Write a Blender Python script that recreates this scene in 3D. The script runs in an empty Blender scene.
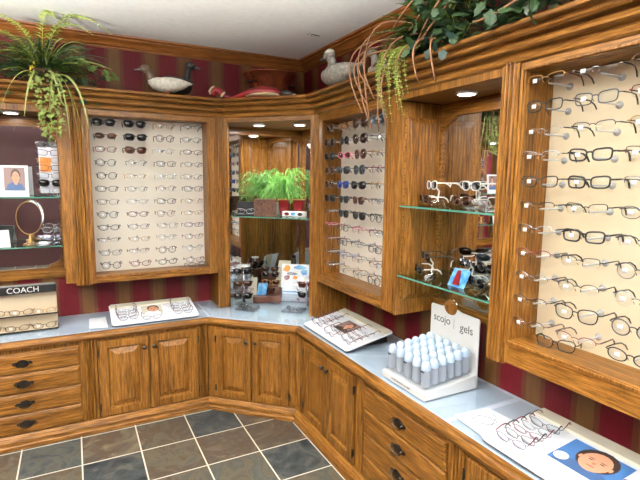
import bpy, bmesh, math, random
from mathutils import Vector, Matrix
random.seed(7)
C = bpy.context.scene.collection
sc = bpy.context.scene
R = math.radians
PI = math.pi

# ------------------------------------------------------------------ camera, world, lights, exposure
cam_d = bpy.data.cameras.new('camera'); cam = bpy.data.objects.new('camera', cam_d); C.objects.link(cam)
cam_d.sensor_fit = 'HORIZONTAL'; cam_d.sensor_width = 36.0; cam_d.lens = 36.0*470.4/640; cam_d.clip_start = .02
yaw, pitch, roll = .4825, -.1293, .0109
F = Vector((math.sin(yaw)*math.cos(pitch), math.cos(yaw)*math.cos(pitch), math.sin(pitch)))
Rt = Vector((math.cos(yaw), -math.sin(yaw), 0)); U = Rt.cross(F)
R2 = Rt*math.cos(roll)+U*math.sin(roll); U2 = -Rt*math.sin(roll)+U*math.cos(roll)
m = Matrix((R2, U2, -F)).transposed().to_4x4(); m.translation = Vector((-1.6808, -3.5203, 1.5592))
cam.matrix_world = m
sc.camera = cam
w = bpy.data.worlds.new('world'); sc.world = w; w.use_nodes = True
w.node_tree.nodes['Background'].inputs[0].default_value = (.9, .95, 1, 1)
w.node_tree.nodes['Background'].inputs[1].default_value = .05
sc.view_settings.view_transform = 'Standard'; sc.view_settings.look = 'None'
sc.view_settings.gamma = 1; sc.view_settings.use_curve_mapping = False
sc.view_settings.exposure = -0.30
CEIL = 2.474
def area(name, loc, rot, sx, sy, power, col):
    l = bpy.data.lights.new(name, 'AREA'); l.shape = 'RECTANGLE'; l.size = sx; l.size_y = sy
    l.energy = power; l.color = col
    o = bpy.data.objects.new(name, l); C.objects.link(o); o.location = loc; o.rotation_euler = rot
    return o
LAMPS = [(-1.60, -2.75), (-1.0, -4.4), (-2.95, -1.7), (-3.1, -4.4)]
LZ = 2.06
for (lx, ly) in LAMPS:      # added bowl lamps, out of view: most light brightens the ceiling, some comes down
    l = bpy.data.lights.new('added_uplight', 'SPOT'); l.spot_size = R(174); l.spot_blend = .22; l.shadow_soft_size = .10; l.energy = 680; l.color = (.94, .97, 1)
    o = bpy.data.objects.new('added_uplight', l); C.objects.link(o); o.location = (lx, ly, LZ+.01); o.rotation_euler = (PI, 0, 0)
    l = bpy.data.lights.new('added_downlight', 'AREA'); l.shape = 'DISK'; l.size = .30; l.energy = 4; l.color = (.94, .97, 1)
    o = bpy.data.objects.new('added_downlight', l); C.objects.link(o); o.location = (lx, ly, LZ-.115)
# daylight through the shop window in the wall behind the photographer
area('window_daylight', (-1.0, -5.90, 1.45), (R(90), 0, 0), 1.7, 1.6, 13, (.78, .89, 1))

# ------------------------------------------------------------------ materials
M = {}
def mat(name, col, rough=.5, metal=0, **kw):
    m = bpy.data.materials.new(name); m.use_nodes = True
    b = m.node_tree.nodes['Principled BSDF']
    b.inputs['Base Color'].default_value = (*col, 1); b.inputs['Roughness'].default_value = rough
    b.inputs['Metallic'].default_value = metal
    for k, v in kw.items():
        b.inputs[k.replace('_', ' ')].default_value = v
    M[name] = m; return m
def s2l(r, g, b):
    f = lambda c: (c/255/12.92) if c <= 10 else ((c/255+.055)/1.055)**2.4
    return (f(r), f(g), f(b))
class NT:
    def __init__(s, m): s.t = m.node_tree; s.n = s.t.nodes; s.l = s.t.links; s.b = s.n['Principled BSDF']
    def add(s, typ, **kw):
        x = s.n.new(typ)
        for k, v in kw.items(): setattr(x, k, v)
        return x
    def link(s, a, b): s.l.new(a, b)
    def math(s, op, a, b=None):
        x = s.n.new('ShaderNodeMath'); x.operation = op
        for i, v in enumerate((a, b)):
            if v is None: continue
            if isinstance(v, (int, float)): x.inputs[i].default_value = v
            else: s.l.new(v, x.inputs[i])
        return x.outputs[0]
    def ramp(s, fac, stops):
        x = s.n.new('ShaderNodeValToRGB'); e = x.color_ramp.elements
        while len(e) < len(stops): e.new(.5)
        for i, (p, c) in enumerate(stops): e[i].position = p; e[i].color = (*c, 1)
        s.l.new(fac, x.inputs[0]); return x.outputs[0]
    def mix(s, f, a, b):
        x = s.n.new('ShaderNodeMix'); x.data_type = 'RGBA'
        for i, v in ((0, f), (6, a), (7, b)):
            if isinstance(v, (int, float)): x.inputs[i].default_value = v
            elif isinstance(v, tuple): x.inputs[i].default_value = (*v, 1)
            else: s.l.new(v, x.inputs[i])
        return x.outputs[2]
def oak(name, axis, dark, mid, light, rough=.38, pins=False, rot=0):
    m = mat(name, mid, rough); t = NT(m)
    tc = t.add('ShaderNodeTexCoord'); oi = t.add('ShaderNodeObjectInfo')
    off = t.add('ShaderNodeVectorMath', operation='MULTIPLY_ADD')
    cmb = t.add('ShaderNodeCombineXYZ')
    for i in range(3): t.link(oi.outputs['Random'], cmb.inputs[i])
    t.link(cmb.outputs[0], off.inputs[0]); off.inputs[1].default_value = (7, 5, 9); t.link(tc.outputs['Object'], off.inputs[2])
    src = off.outputs[0]
    if rot:
        vr = t.add('ShaderNodeVectorRotate', rotation_type='Z_AXIS'); vr.inputs['Angle'].default_value = rot; t.link(src, vr.inputs['Vector']); src = vr.outputs[0]
    def stretch(a, b):
        mp = t.add('ShaderNodeMapping'); sc_ = [a, a, a]; sc_['xyz'.index(axis)] = b
        mp.inputs['Scale'].default_value = sc_; t.link(src, mp.inputs[0]); return mp.outputs[0]
    n1 = t.add('ShaderNodeTexNoise'); n1.inputs['Scale'].default_value = 1; n1.inputs['Detail'].default_value = 1.5
    t.link(stretch(9, .55), n1.inputs['Vector'])
    r1 = t.math('FRACT', t.math('MULTIPLY', n1.outputs[0], 11.0))
    tri = t.math('MULTIPLY', t.math('ABSOLUTE', t.math('SUBTRACT', r1, .5)), 2)
    n2 = t.add('ShaderNodeTexNoise'); n2.inputs['Scale'].default_value = 1; n2.inputs['Detail'].default_value = 4; n2.inputs['Roughness'].default_value = .75
    t.link(stretch(170, 9), n2.inputs['Vector'])
    n3 = t.add('ShaderNodeTexNoise'); n3.inputs['Scale'].default_value = 1; t.link(stretch(6, 1.0), n3.inputs['Vector'])
    v = t.math('ADD', t.math('MULTIPLY', tri, .13), t.math('MULTIPLY', n2.outputs[0], 1.15))
    v = t.math('ADD', v, t.math('MULTIPLY', n3.outputs[0], .28))
    c = t.ramp(v, [(.48, dark), (.74, mid), (.98, light)])
    if pins:
        tp = t.add('ShaderNodeSeparateXYZ'); t.link(tc.outputs['Object'], tp.inputs[0])
        dz = t.math('MULTIPLY', t.math('ABSOLUTE', t.math('SUBTRACT', t.math('FRACT', t.math('DIVIDE', tp.outputs[2], .034)), .5)), .034)
        dy = t.math('MINIMUM', t.math('ABSOLUTE', t.math('ADD', tp.outputs[1], .024)), t.math('ABSOLUTE', t.math('ADD', tp.outputs[1], .240)))
        rr = t.math('SQRT', t.math('ADD', t.math('MULTIPLY', dz, dz), t.math('MULTIPLY', dy, dy)))
        c = t.mix(t.math('LESS_THAN', rr, .003), c, s2l(20, 12, 8))
    t.link(c, t.b.inputs['Base Color'])
    bp = t.add('ShaderNodeBump'); bp.inputs['Strength'].default_value = .12; bp.inputs['Distance'].default_value = .002
    t.link(n2.outputs[0], bp.inputs['Height']); t.link(bp.outputs[0], t.b.inputs['Normal'])
    t.b.inputs['Coat Weight'].default_value = .05; t.b.inputs['Coat Roughness'].default_value = .12; t.b.inputs['Specular IOR Level'].default_value = .22
    return m
OD, OM, OL = s2l(40, 22, 7), s2l(102, 64, 20), s2l(150, 102, 44)
for ax in 'xyz': oak('oak_'+ax, ax, OD, OM, OL)
oak('oak_pins', 'z', OD, OM, OL, pins=True)
oak('oak_d', 'x', OD, OM, OL, rot=R(45))
for ax in 'xyz': oak('darkoak_'+ax, ax, s2l(58, 30, 10), s2l(108, 62, 24), s2l(146, 92, 44))

def wallpaper(name, axis, off):
    m = mat(name, (.2, .02, .03), .55); t = NT(m)
    g = t.add('ShaderNodeNewGeometry'); sp = t.add('ShaderNodeSeparateXYZ'); t.link(g.outputs['Position'], sp.inputs[0])
    p = t.math('ADD', sp.outputs['XYZ'.index(axis)], off+22.9)
    fr = t.math('FRACT', t.math('DIVIDE', p, .229))
    nz = t.add('ShaderNodeTexNoise'); nz.inputs['Scale'].default_value = 60; nz.inputs['Detail'].default_value = 3
    mp = t.add('ShaderNodeMapping'); mp.inputs['Scale'].default_value = (1, 1, .15); t.link(g.outputs['Position'], mp.inputs[0]); t.link(mp.outputs[0], nz.inputs[0])
    t.b.inputs['Specular IOR Level'].default_value = .2
    red = t.mix(nz.outputs[0], s2l(76, 8, 16), s2l(100, 16, 26))
    gold = t.mix(nz.outputs[0], s2l(84, 54, 28), s2l(106, 74, 40))
    # gold stripe has a slightly brighter middle
    f2 = t.math('ABSOLUTE', t.math('SUBTRACT', t.math('MULTIPLY', fr, 2), .5))
    gold = t.mix(t.math('GREATER_THAN', f2, .30), gold, s2l(86, 46, 28))
    isred = t.math('GREATER_THAN', fr, .5)
    t.link(t.mix(isred, gold, red), t.b.inputs['Base Color'])
    return m
wallpaper('paper_x', 'X', 1.682); wallpaper('paper_y', 'Y', 2.094)

def slate():
    m = mat('slate', (.1, .1, .1), .42); t = NT(m); t.b.inputs['Specular IOR Level'].default_value = .3
    g = t.add('ShaderNodeNewGeometry'); sp = t.add('ShaderNodeSeparateXYZ'); t.link(g.outputs['Position'], sp.inputs[0])
    S = .3035
    u = t.math('DIVIDE', t.math('ADD', sp.outputs[0], .8+S*40), S); v = t.math('DIVIDE', t.math('ADD', sp.outputs[1], .8205+S*40), S)
    fu = t.math('FRACT', u); fv = t.math('FRACT', v)
    cu = t.math('FLOOR', u); cv = t.math('FLOOR', v)
    cmb = t.add('ShaderNodeCombineXYZ'); t.link(cu, cmb.inputs[0]); t.link(cv, cmb.inputs[1])
    wn = t.add('ShaderNodeTexWhiteNoise', noise_dimensions='3D'); t.link(cmb.outputs[0], wn.inputs[0])
    # offset the mottling by tile
    vm = t.add('ShaderNodeVectorMath', operation='MULTIPLY_ADD'); t.link(wn.outputs['Color'], vm.inputs[0]); vm.inputs[1].default_value = (9, 9, 9); t.link(g.outputs['Position'], vm.inputs[2])
    n1 = t.add('ShaderNodeTexNoise'); n1.inputs['Scale'].default_value = 4.5; n1.inputs['Detail'].default_value = 6; n1.inputs['Distortion'].default_value = 2.6; t.link(vm.outputs[0], n1.inputs[0])
    n2 = t.add('ShaderNodeTexNoise'); n2.inputs['Scale'].default_value = 12; n2.inputs['Detail'].default_value = 8; n2.inputs['Distortion'].default_value = 1.8; t.link(vm.outputs[0], n2.inputs[0])
    val = t.math('ADD', t.math('MULTIPLY', wn.outputs['Value'], .42), t.math('MULTIPLY', n1.outputs[0], .75))
    col = t.ramp(val, [(.3, s2l(26, 32, 36)), (.45, s2l(52, 58, 60)), (.56, s2l(80, 78, 68)), (.68, s2l(84, 76, 60)), (.8, s2l(68, 48, 34)), (.95, s2l(116, 106, 84))])
    col = t.mix(t.ramp(n2.outputs[0], [(.35, (0, 0, 0)), (.7, (1, 1, 1))]), col, s2l(74, 74, 70))
    colm = t.add('ShaderNodeMix'); colm.data_type = 'RGBA'; colm.inputs[0].default_value = .5
    t.link(t.ramp(val, [(.3, s2l(22, 29, 33)), (.42, s2l(44, 52, 57)), (.50, s2l(80, 82, 74)), (.58, s2l(42, 46, 46)), (.66, s2l(86, 78, 60)), (.74, s2l(52, 38, 30)), (.9, s2l(104, 94, 76))]), colm.inputs[7]); t.link(col, colm.inputs[6])
    e = .0125
    def edge(f): return t.math('LESS_THAN', t.math('MINIMUM', f, t.math('SUBTRACT', 1.0, f)), e)
    gr = t.math('MAXIMUM', edge(fu), edge(fv))
    t.link(t.mix(gr, colm.outputs[2], s2l(214, 208, 196)), t.b.inputs['Base Color'])
    hb = t.math('SUBTRACT', t.math('MULTIPLY', n2.outputs[0], .8), gr)
    bp = t.add('ShaderNodeBump'); bp.inputs['Strength'].default_value = .35; bp.inputs['Distance'].default_value = .006
    t.link(hb, bp.inputs['Height']); t.link(bp.outputs[0], t.b.inputs['Normal'])
    return m
slate()
def mottled(name, a, b, scale, rough=.5, **kw):
    m = mat(name, a, rough, **kw); t = NT(m)
    tc = t.add('ShaderNodeTexCoord'); n = t.add('ShaderNodeTexNoise'); n.inputs['Scale'].default_value = scale; n.inputs['Detail'].default_value = 5
    t.link(tc.outputs['Object'], n.inputs[0]); t.link(t.ramp(n.outputs[0], [(.35, a), (.65, b)]), t.b.inputs['Base Color']); return m
mottled('laminate', s2l(196, 206, 224), s2l(216, 223, 238), 5, .3)
mottled('ceiling_paint', s2l(236, 232, 222), s2l(241, 238, 229), 30, .9)
mottled('board_cream', s2l(214, 198, 164), s2l(222, 207, 176), 3, .8)
mottled('board_tan', s2l(196, 180, 152), s2l(206, 190, 163), 3, .8)
mottled('board_pale', s2l(222, 214, 198), s2l(230, 223, 208), 3, .8)
mottled('copper', s2l(140, 64, 38), s2l(206, 122, 84), 9, .2, metal=.8)
mottled('duck_grey', s2l(120, 116, 108), s2l(160, 156, 146), 60, .5)
mottled('duck_white', s2l(196, 192, 176), s2l(224, 220, 206), 50, .5)
mottled('duck_dark', s2l(24, 24, 26), s2l(44, 46, 44), 60, .4)
mottled('duck_brown', s2l(84, 66, 50), s2l(110, 92, 72), 60, .5)
mottled('duck_red', s2l(112, 10, 22), s2l(136, 20, 30), 20, .45)
mottled('duck_cream', s2l(200, 186, 140), s2l(216, 204, 160), 40, .5)
mottled('woven_brown', s2l(40, 22, 14), s2l(100, 60, 38), 120, .7)
mottled('deep_red', s2l(92, 6, 10), s2l(122, 12, 16), 12, .3)
mottled('blue_flyer', s2l(40, 120, 190), s2l(130, 190, 225), 30, .4)
mottled('flyer_white', s2l(220, 226, 236), s2l(236, 240, 246), 20, .4)
mat('mirror', (.86, .87, .87), .015, 1)
mat('black', s2l(14, 13, 13), .4); mat('matte_black', s2l(12, 12, 12), .9); mat('black_iron', s2l(66, 60, 54), .3, .9); mat('gunmetal', s2l(70, 70, 74), .3, .7)
mat('silver', s2l(178, 180, 186), .25, .9); mat('gold_metal', s2l(170, 132, 80), .3, .8); mat('tortoise', s2l(74, 38, 22), .3)
mat('brown', s2l(66, 40, 28), .35); mat('pink', s2l(196, 96, 116), .4); mat('blue', s2l(30, 50, 120), .35); mat('wine', s2l(96, 24, 40), .35)
mat('plum', s2l(90, 60, 100), .4); mat('white_plastic', s2l(226, 226, 224), .35); mat('paper', s2l(226, 230, 236), .6)
mat('orange', s2l(230, 140, 50), .5); mat('skin', s2l(196, 140, 112), .6); mat('hair', s2l(40, 26, 20), .6); mat('navy', s2l(52, 78, 118), .6)
mat('lips', s2l(170, 70, 70), .6); mat('tan_card', s2l(202, 196, 178), .6); mat('ink', s2l(70, 70, 74), .6); mat('bill', s2l(110, 112, 116), .4)
mat('leg_orange', s2l(190, 100, 60), .5); mat('tag_white', s2l(240, 242, 246), .4); mat('grout', s2l(200, 195, 180), .8)
mat('leaf_dark', s2l(38, 62, 30), .5); mat('leaf_mid', s2l(82, 108, 42), .5); mat('leaf_light', s2l(176, 190, 92), .5); mat('leaf_lime', s2l(160, 176, 84), .5)
mottled('tube_cap', s2l(176, 196, 220), s2l(200, 216, 234), 40, .22); mat('reader_grey', s2l(120, 124, 136), .5)
mat('leaf_bright', s2l(100, 158, 68), .5); mat('leaf_bluish', s2l(22, 48, 42), .6); mat('twig', s2l(140, 98, 68), .6); mat('yellow_flower', s2l(214, 190, 60), .5)
mat('blade_olive', s2l(156, 166, 96), .5); mat('leaf_olive', s2l(124, 140, 66), .5)
def emis(name, col, st):
    m = mat(name, col, .5); b = m.node_tree.nodes['Principled BSDF']
    b.inputs['Emission Color'].default_value = (*col, 1); b.inputs['Emission Strength'].default_value = st
mat('dark_paint', s2l(50, 14, 15), .7)
emis('lamp_glow', (1, .96, .9), 6)
emis('frosted', (1, .96, .9), 2.0)
emis('pane_glow', (.72, .86, 1), 3.0)
def glass(name, col, tint, rough=.02, refl=.10):
    m = mat(name, col, rough); t = NT(m)
    for n in list(t.n):
        if n != t.b and n.type != 'OUTPUT_MATERIAL': t.n.remove(n)
    out = [n for n in t.n if n.type == 'OUTPUT_MATERIAL'][0]; t.n.remove(t.b)
    tr = t.add('ShaderNodeBsdfTransparent'); tr.inputs[0].default_value = (*tint, 1)
    gl = t.add('ShaderNodeBsdfGlossy'); gl.inputs['Roughness'].default_value = rough; gl.inputs[0].default_value = (*col, 1)
    fr = t.add('ShaderNodeFresnel'); fr.inputs[0].default_value = 1.5
    f = t.math('MINIMUM', t.math('ADD', t.math('MULTIPLY', fr.outputs[0], .8), refl-.04), 1.0)
    ge = t.add('ShaderNodeNewGeometry'); f = t.math('MULTIPLY', f, t.math('SUBTRACT', 1.0, ge.outputs['Backfacing']))
    mx = t.add('ShaderNodeMixShader'); t.link(f, mx.inputs[0]); t.link(tr.outputs[0], mx.inputs[1]); t.link(gl.outputs[0], mx.inputs[2])
    t.link(mx.outputs[0], out.inputs[0])
glass('clear_lens', (1, 1, 1), (.95, .96, .97), .02, .06)
glass('clear_acrylic', (1, 1, 1), (.86, .89, .92), .08, .16)
glass('top_glass', (1, 1, 1), (.93, .96, .97), .03, .05)
glass('shelf_glass', (.9, 1, .95), (.78, .88, .84), .02, .10)
mat('tube_plastic', s2l(214, 224, 238), .25, Alpha=.45); mat('peg_plastic', s2l(224, 226, 226), .2, Alpha=.55)
mat('shelf_edge', s2l(70, 120, 104), .1)
mat('lens_dark', s2l(20, 19, 20), .06); mat('lens_brown', s2l(56, 32, 20), .06); mat('lens_grey', s2l(52, 56, 62), .06); mat('lens_blue', s2l(24, 44, 110), .06)

# ------------------------------------------------------------------ mesh helpers
class MB:
    def __init__(s): s.v = []; s.f = []; s.mi = []; s.cur = 0
    def verts(s, vs): n = len(s.v); s.v += [tuple(q) for q in vs]; return n
    def face(s, idx): s.f.append(tuple(idx)); s.mi.append(s.cur)
    def box(s, x0, x1, y0, y1, z0, z1):
        if x0 > x1: x0, x1 = x1, x0
        if y0 > y1: y0, y1 = y1, y0
        n = s.verts([(x, y, z) for z in (z0, z1) for y in (y0, y1) for x in (x0, x1)])
        for q in ((0, 2, 3, 1), (4, 5, 7, 6), (0, 1, 5, 4), (2, 6, 7, 3), (0, 4, 6, 2), (1, 3, 7, 5)): s.face([n+i for i in q])
        return s
    def loft(s, loops, closed=True, caps=True):
        ns = [s.verts(l) for l in loops]; k = len(loops[0])
        for a, b in zip(ns, ns[1:]):
            for i in range(k if closed else k-1):
                j = (i+1) % k; s.face((a+i, a+j, b+j, b+i))
        if caps: s.face([ns[0]+i for i in reversed(range(k))]); s.face([ns[-1]+i for i in range(k)])
        return s
    def poly_prism(s, pts, fn0, fn1):
        return s.loft([[fn0(*p) for p in pts], [fn1(*p) for p in pts]])
    def zprism(s, pts, z0, z1): return s.loft([[(x, y, z0) for x, y in pts], [(x, y, z1) for x, y in pts]])
    def yprism(s, pts, y0, y1): return s.loft([[(x, y0, z) for x, z in pts], [(x, y1, z) for x, z in pts]])
    def tube(s, pts, r, n=6, closed=False, flat=1.0):
        pts = [Vector(p) for p in pts]; loops = []; N = len(pts); up = None
        for i, p in enumerate(pts):
            a = pts[(i-1) % N] if (closed or i > 0) else p; b = pts[(i+1) % N] if (closed or i < N-1) else p
            t = (b-a).normalized() if (b-a).length > 1e-9 else Vector((0, 0, 1))
            if up is None:
                up = Vector((0, 0, 1)) if abs(t.z) < .9 else Vector((0, 1, 0))
            x = t.cross(up); x = x.normalized() if x.length > 1e-6 else Vector((1, 0, 0)); y = x.cross(t).normalized(); up = y
            rr = r[i] if isinstance(r, (list, tuple)) else r
            loops.append([p+x*rr*math.cos(2*PI*k/n)*flat+y*rr*math.sin(2*PI*k/n) for k in range(n)])
        if closed: loops.append(loops[0]); s.loft(loops, True, False)
        else: s.loft(loops)
        return s
    def lathe(s, prof, c=(0, 0, 0), n=20, sx=1, sy=1):
        loops = [[(c[0]+r*math.cos(2*PI*k/n)*sx, c[1]+r*math.sin(2*PI*k/n)*sy, c[2]+z) for k in range(n)] for r, z in prof]
        return s.loft(loops)
    def ellipsoid(s, c, a, b, d, n=12, m=8):
        return s.loft([[(c[0]+a*math.sin(t)*math.cos(2*PI*k/n), c[1]+b*math.sin(t)*math.sin(2*PI*k/n), c[2]-d*math.cos(t)) for k in range(n)] for t in [PI*(i+.02)/(m+.04) for i in range(m+1)]])
    def build(s, name, mats, parent=None, smooth=False, bevel=0, label=None):
        me = bpy.data.meshes.new(name); me.from_pydata(s.v, [], s.f)
        bm = bmesh.new(); bm.from_mesh(me); bmesh.ops.recalc_face_normals(bm, faces=bm.faces); bm.to_mesh(me); bm.free()
        if not isinstance(mats, (list, tuple)): mats = [mats]
        for x in mats: me.materials.append(M[x])
        if len(mats) > 1:
            for p, i in zip(me.polygons, s.mi): p.material_index = i
        if smooth:
            for p in me.polygons: p.use_smooth = True
        o = bpy.data.objects.new(name, me); C.objects.link(o)
        if parent: o.parent = parent
        if bevel:
            b = o.modifiers.new('bevel', 'BEVEL'); b.width = bevel; b.segments = 2; b.limit_method = 'ANGLE'
        if label: o['label'] = label
        return o
def tag(o, label, cat, group=None):
    o['label'] = label; o['category'] = cat
    if group: o['group'] = group
    return o
def thing(name, label, cat, loc=(0, 0, 0), rz=0, group=None, rot=None):
    o = bpy.data.objects.new(name, None); C.objects.link(o); o.location = loc; o.rotation_euler = rot if rot else (0, 0, rz)
    o.empty_display_size = .05
    return tag(o, label, cat, group)
def struct(o): o['kind'] = 'structure'; return o
def text_part(name, s, size, mat_, parent, loc, rot, extrude=.0005, align='CENTER'):
    cu = bpy.data.curves.new(name, 'FONT'); cu.body = s; cu.size = size; cu.extrude = extrude; cu.align_x = align; cu.align_y = 'CENTER'
    t = bpy.data.objects.new(name+'_tmp', cu); C.objects.link(t)
    me = bpy.data.meshes.new_from_object(t.evaluated_get(bpy.context.evaluated_depsgraph_get()))
    bpy.data.objects.remove(t); me.materials.clear(); me.materials.append(M[mat_])
    o = bpy.data.objects.new(name, me); C.objects.link(o); o.parent = parent; o.location = loc; o.rotation_euler = rot
    return o
def sweep(mb, path, prof):
    """path: plan points; prof: (outward, z) with outward towards the room; mitred corners"""
    P = [Vector((*p, 0)) for p in path]; loops = []
    for i, p in enumerate(P):
        def nrm(a, b): d = (b-a).normalized(); return Vector((d.y, -d.x, 0))
        if i == 0: mi = nrm(P[0], P[1])
        elif i == len(P)-1: mi = nrm(P[-2], P[-1])
        else:
            a, b = nrm(P[i-1], p), nrm(p, P[i+1]); mi = (a+b).normalized(); mi /= mi.dot(a)
        loops.append([(p.x+mi.x*o, p.y+mi.y*o, z) for o, z in prof])
    k = len(prof)
    ns = [mb.verts(l) for l in loops]
    for q in range(len(loops)-1):
        dd = P[q+1]-P[q]; mb.cur = 1 if abs(dd.y) > abs(dd.x)*3 else (2 if abs(dd.y) > .1 else 0)
        for i in range(k): j = (i+1) % k; mb.face((ns[q]+i, ns[q]+j, ns[q+1]+j, ns[q+1]+i))
    mb.face([ns[0]+i for i in reversed(range(k))]); mb.face([ns[-1]+i for i in range(k)])
    return mb

# ------------------------------------------------------------------ frames of reference along the walls
D1, D2 = .486, .478
C1, C2 = (-.931, -D1), (-D2, -.910)
d1, d2 = .259, .275
A1, A2 = (-.737, -d1), (-d2, -.747)
thB = math.atan2(C2[1]-C1[1], C2[0]-C1[0]); lenB = math.hypot(C2[0]-C1[0], C2[1]-C1[1])
thU = math.atan2(A2[1]-A1[1], A2[0]-A1[0]); lenU = math.hypot(A2[0]-A1[0], A2[1]-A1[1])
RR = -PI/2                      # things along the right wall: local x runs along -Y, local -y points into the room
XL, YF = -4.2, -6.0             # far ends of the room
CT = .624                       # worktop height
ZB, ZO0, ZO1, ZF = .884, .932, 1.93, 1.98   # uppers: bottom, opening bottom / top, frieze top
def onR(u, d, z): return (-d, -u, z)
def onB(u, d, z): return (u, -d, z)

# ------------------------------------------------------------------ room shell
struct(MB().box(XL, 0, YF, 0, -.05, 0).build('floor', 'slate'))
ce = struct(MB().box(XL, 0, YF, 0, CEIL, CEIL+.05).build('ceiling', 'ceiling_paint'))
sp = MB()
for k in range(16):
    a = random.uniform(0, 6.28); r = random.uniform(0, .05)
    sp.ellipsoid((-.255+r*math.cos(a)*1.3, -.70+r*math.sin(a)*.5, CEIL-.001), .006, .004, .002, 6, 4)
o = sp.build('stain_specks', 'duck_brown', ce)
struct(MB().box(XL, .05, 0, .05, 0, CEIL).build('wall_back', 'paper_x'))
struct(MB().box(0, .05, YF, 0, 0, CEIL).build('wall_right', 'paper_y'))
struct(MB().box(XL-.05, XL, YF, 0, 0, CEIL).build('wall_left', 'paper_y'))
wf = MB()   # front wall with a window opening
wx0, wx1, wz0, wz1 = -1.9, -.1, .6, 2.3
wf.box(XL, wx0, YF-.05, YF, 0, CEIL); wf.box(wx1, 0, YF-.05, YF, 0, CEIL); wf.box(wx0, wx1, YF-.05, YF, 0, wz0); wf.box(wx0, wx1, YF-.05, YF, wz1, CEIL)
struct(wf.build('wall_front', 'dark_paint'))
wn = struct(MB().box(wx0, wx1, YF-.045, YF-.035, wz0, wz1).build('window_1', 'pane_glow'))
fr = MB()
for (a, b, c, d_) in ((wx0, wx1, wz0, wz0+.05), (wx0, wx1, wz1-.05, wz1), (wx0, wx0+.05, wz0, wz1), (wx1-.05, wx1, wz0, wz1), (-1.03, -.97, wz0, wz1)):
    fr.box(a, b, YF-.03, YF+.02, c, d_)
fr.build('window_frame', 'darkoak_x', wn)
# crown moulding at the ceiling
prof = [(0, CEIL-.078), (.010, CEIL-.078), (.014, CEIL-.066), (.022, CEIL-.062), (.030, CEIL-.050), (.050, CEIL-.030), (.058, CEIL-.026), (.062, CEIL-.016), (.078, CEIL-.012), (.081, CEIL), (0, CEIL)]
struct(sweep(MB(), [(XL, 0), (0, 0), (0, YF)], prof).build('trim_1', ['darkoak_x', 'darkoak_y'], bevel=.001))

# unseen bowl lamps, added to lift the ceiling brightness (above and behind the photographer)
for i, (lx, ly) in enumerate(LAMPS):
    t = thing('added_bowl_lamp', 'added unseen frosted bowl lamp, '+['above the photographer', 'behind the photographer by the right wall', 'near the left wall', 'at the far rear left'][i], 'ceiling light', (lx, ly, CEIL), 0, 'added bowl lamps')
    MB().lathe([(.001, 0), (.07, 0), (.07, -.012), (.03, -.03), (.001, -.03)]).build('canopy', 'gold_metal', t, True)
    MB().lathe([(.006, -.02), (.006, LZ-CEIL-.04)], n=8).build('stem', 'gold_metal', t, True)
    zz = LZ-CEIL
    MB().lathe([(.185*math.sin(a)+.001, zz-.105*math.cos(a)) for a in [PI/2*k/8 for k in range(9)]]+[(.178*math.sin(a)+.001, zz-.098*math.cos(a)) for a in [PI/2*k/8 for k in range(8, -1, -1)]], n=28).build('bowl', 'frosted', t, True)

# ------------------------------------------------------------------ cabinet pieces (local: x along the front, -y to the room)
def rect_rings(mb, x0, x1, z0, z1, rings, yb):
    """raised field: rings = [(inset, y)], back at yb"""
    L = [[(x0, yb, z0), (x1, yb, z0), (x1, yb, z1), (x0, yb, z1)]]
    for ins, y in rings: L.append([(x0+ins, y, z0+ins), (x1-ins, y, z0+ins), (x1-ins, y, z1-ins), (x0+ins, y, z1-ins)])
    return mb.loft(L)
def door(parent, x0, x1, z0, z1, yf, knob=None, hinge=None, grain='oak_z'):
    """frame-and-raised-panel door, front at yf"""
    d = rect_rings(MB(), x0, x1, z0, z1, [(0, yf+.006), (.004, yf), (.046, yf), (.053, yf+.013), (.059, yf+.014), (.092, yf+.001), (.096, yf+.001)], yf+.02).build('door', grain, parent)
    if knob:
        kx, kz = knob
        MB().loft([[(kx+r*math.cos(2*PI*k/12), yf-h, kz+r*math.sin(2*PI*k/12)) for k in range(12)] for r, h in ((.006, 0), (.006, .012), (.013, .014), (.014, .02), (.009, .025))]).build('knob', 'black_iron', d, True)
    if hinge is not None:
        for zz in (z0+.07, z1-.07):
            MB().box(hinge-.004, hinge+.004, yf-.002, yf+.008, zz-.018, zz+.018).lathe([(.004, -.022), (.004, .022)], (hinge, yf-.002, zz), 8).build('hinge', 'black_iron', d)
    return d
def pull(parent, x, z, yf):
    h = MB()
    pts = [(-.052, .004), (-.04, .014), (-.026, .010), (-.016, .022), (0, .026), (.016, .022), (.026, .010), (.04, .014), (.052, .004), (.046, -.008), (.03, -.006), (.018, -.018), (0, -.022), (-.018, -.018), (-.03, -.006), (-.046, -.008)]
    h.yprism([(x+a, z+b*.9) for a, b in pts], yf-.003, yf)
    h.ellipsoid((x-.032, yf-.008, z+.004), .006, .008, .006, 8, 5).ellipsoid((x+.032, yf-.008, z+.004), .006, .008, .006, 8, 5)
    h.tube([(x+.032*math.cos(a), yf-.016, z+.004+.024*math.sin(a)) for a in [PI+PI*i/8 for i in range(9)]], .0032, 6)
    return h.build('pull', 'black_iron', parent, label='black bail pull on a batwing backplate')
def drawer(parent, x0, x1, z0, z1, yf):
    d = rect_rings(MB(), x0, x1, z0, z1, [(0, yf+.008), (.006, yf+.002), (.012, yf+.002), (.016, yf), (.02, yf)], yf+.02).build('drawer', 'oak_x', parent)
    pull(d, (x0+x1)/2, (z0+z1)/2, yf); return d
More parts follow.
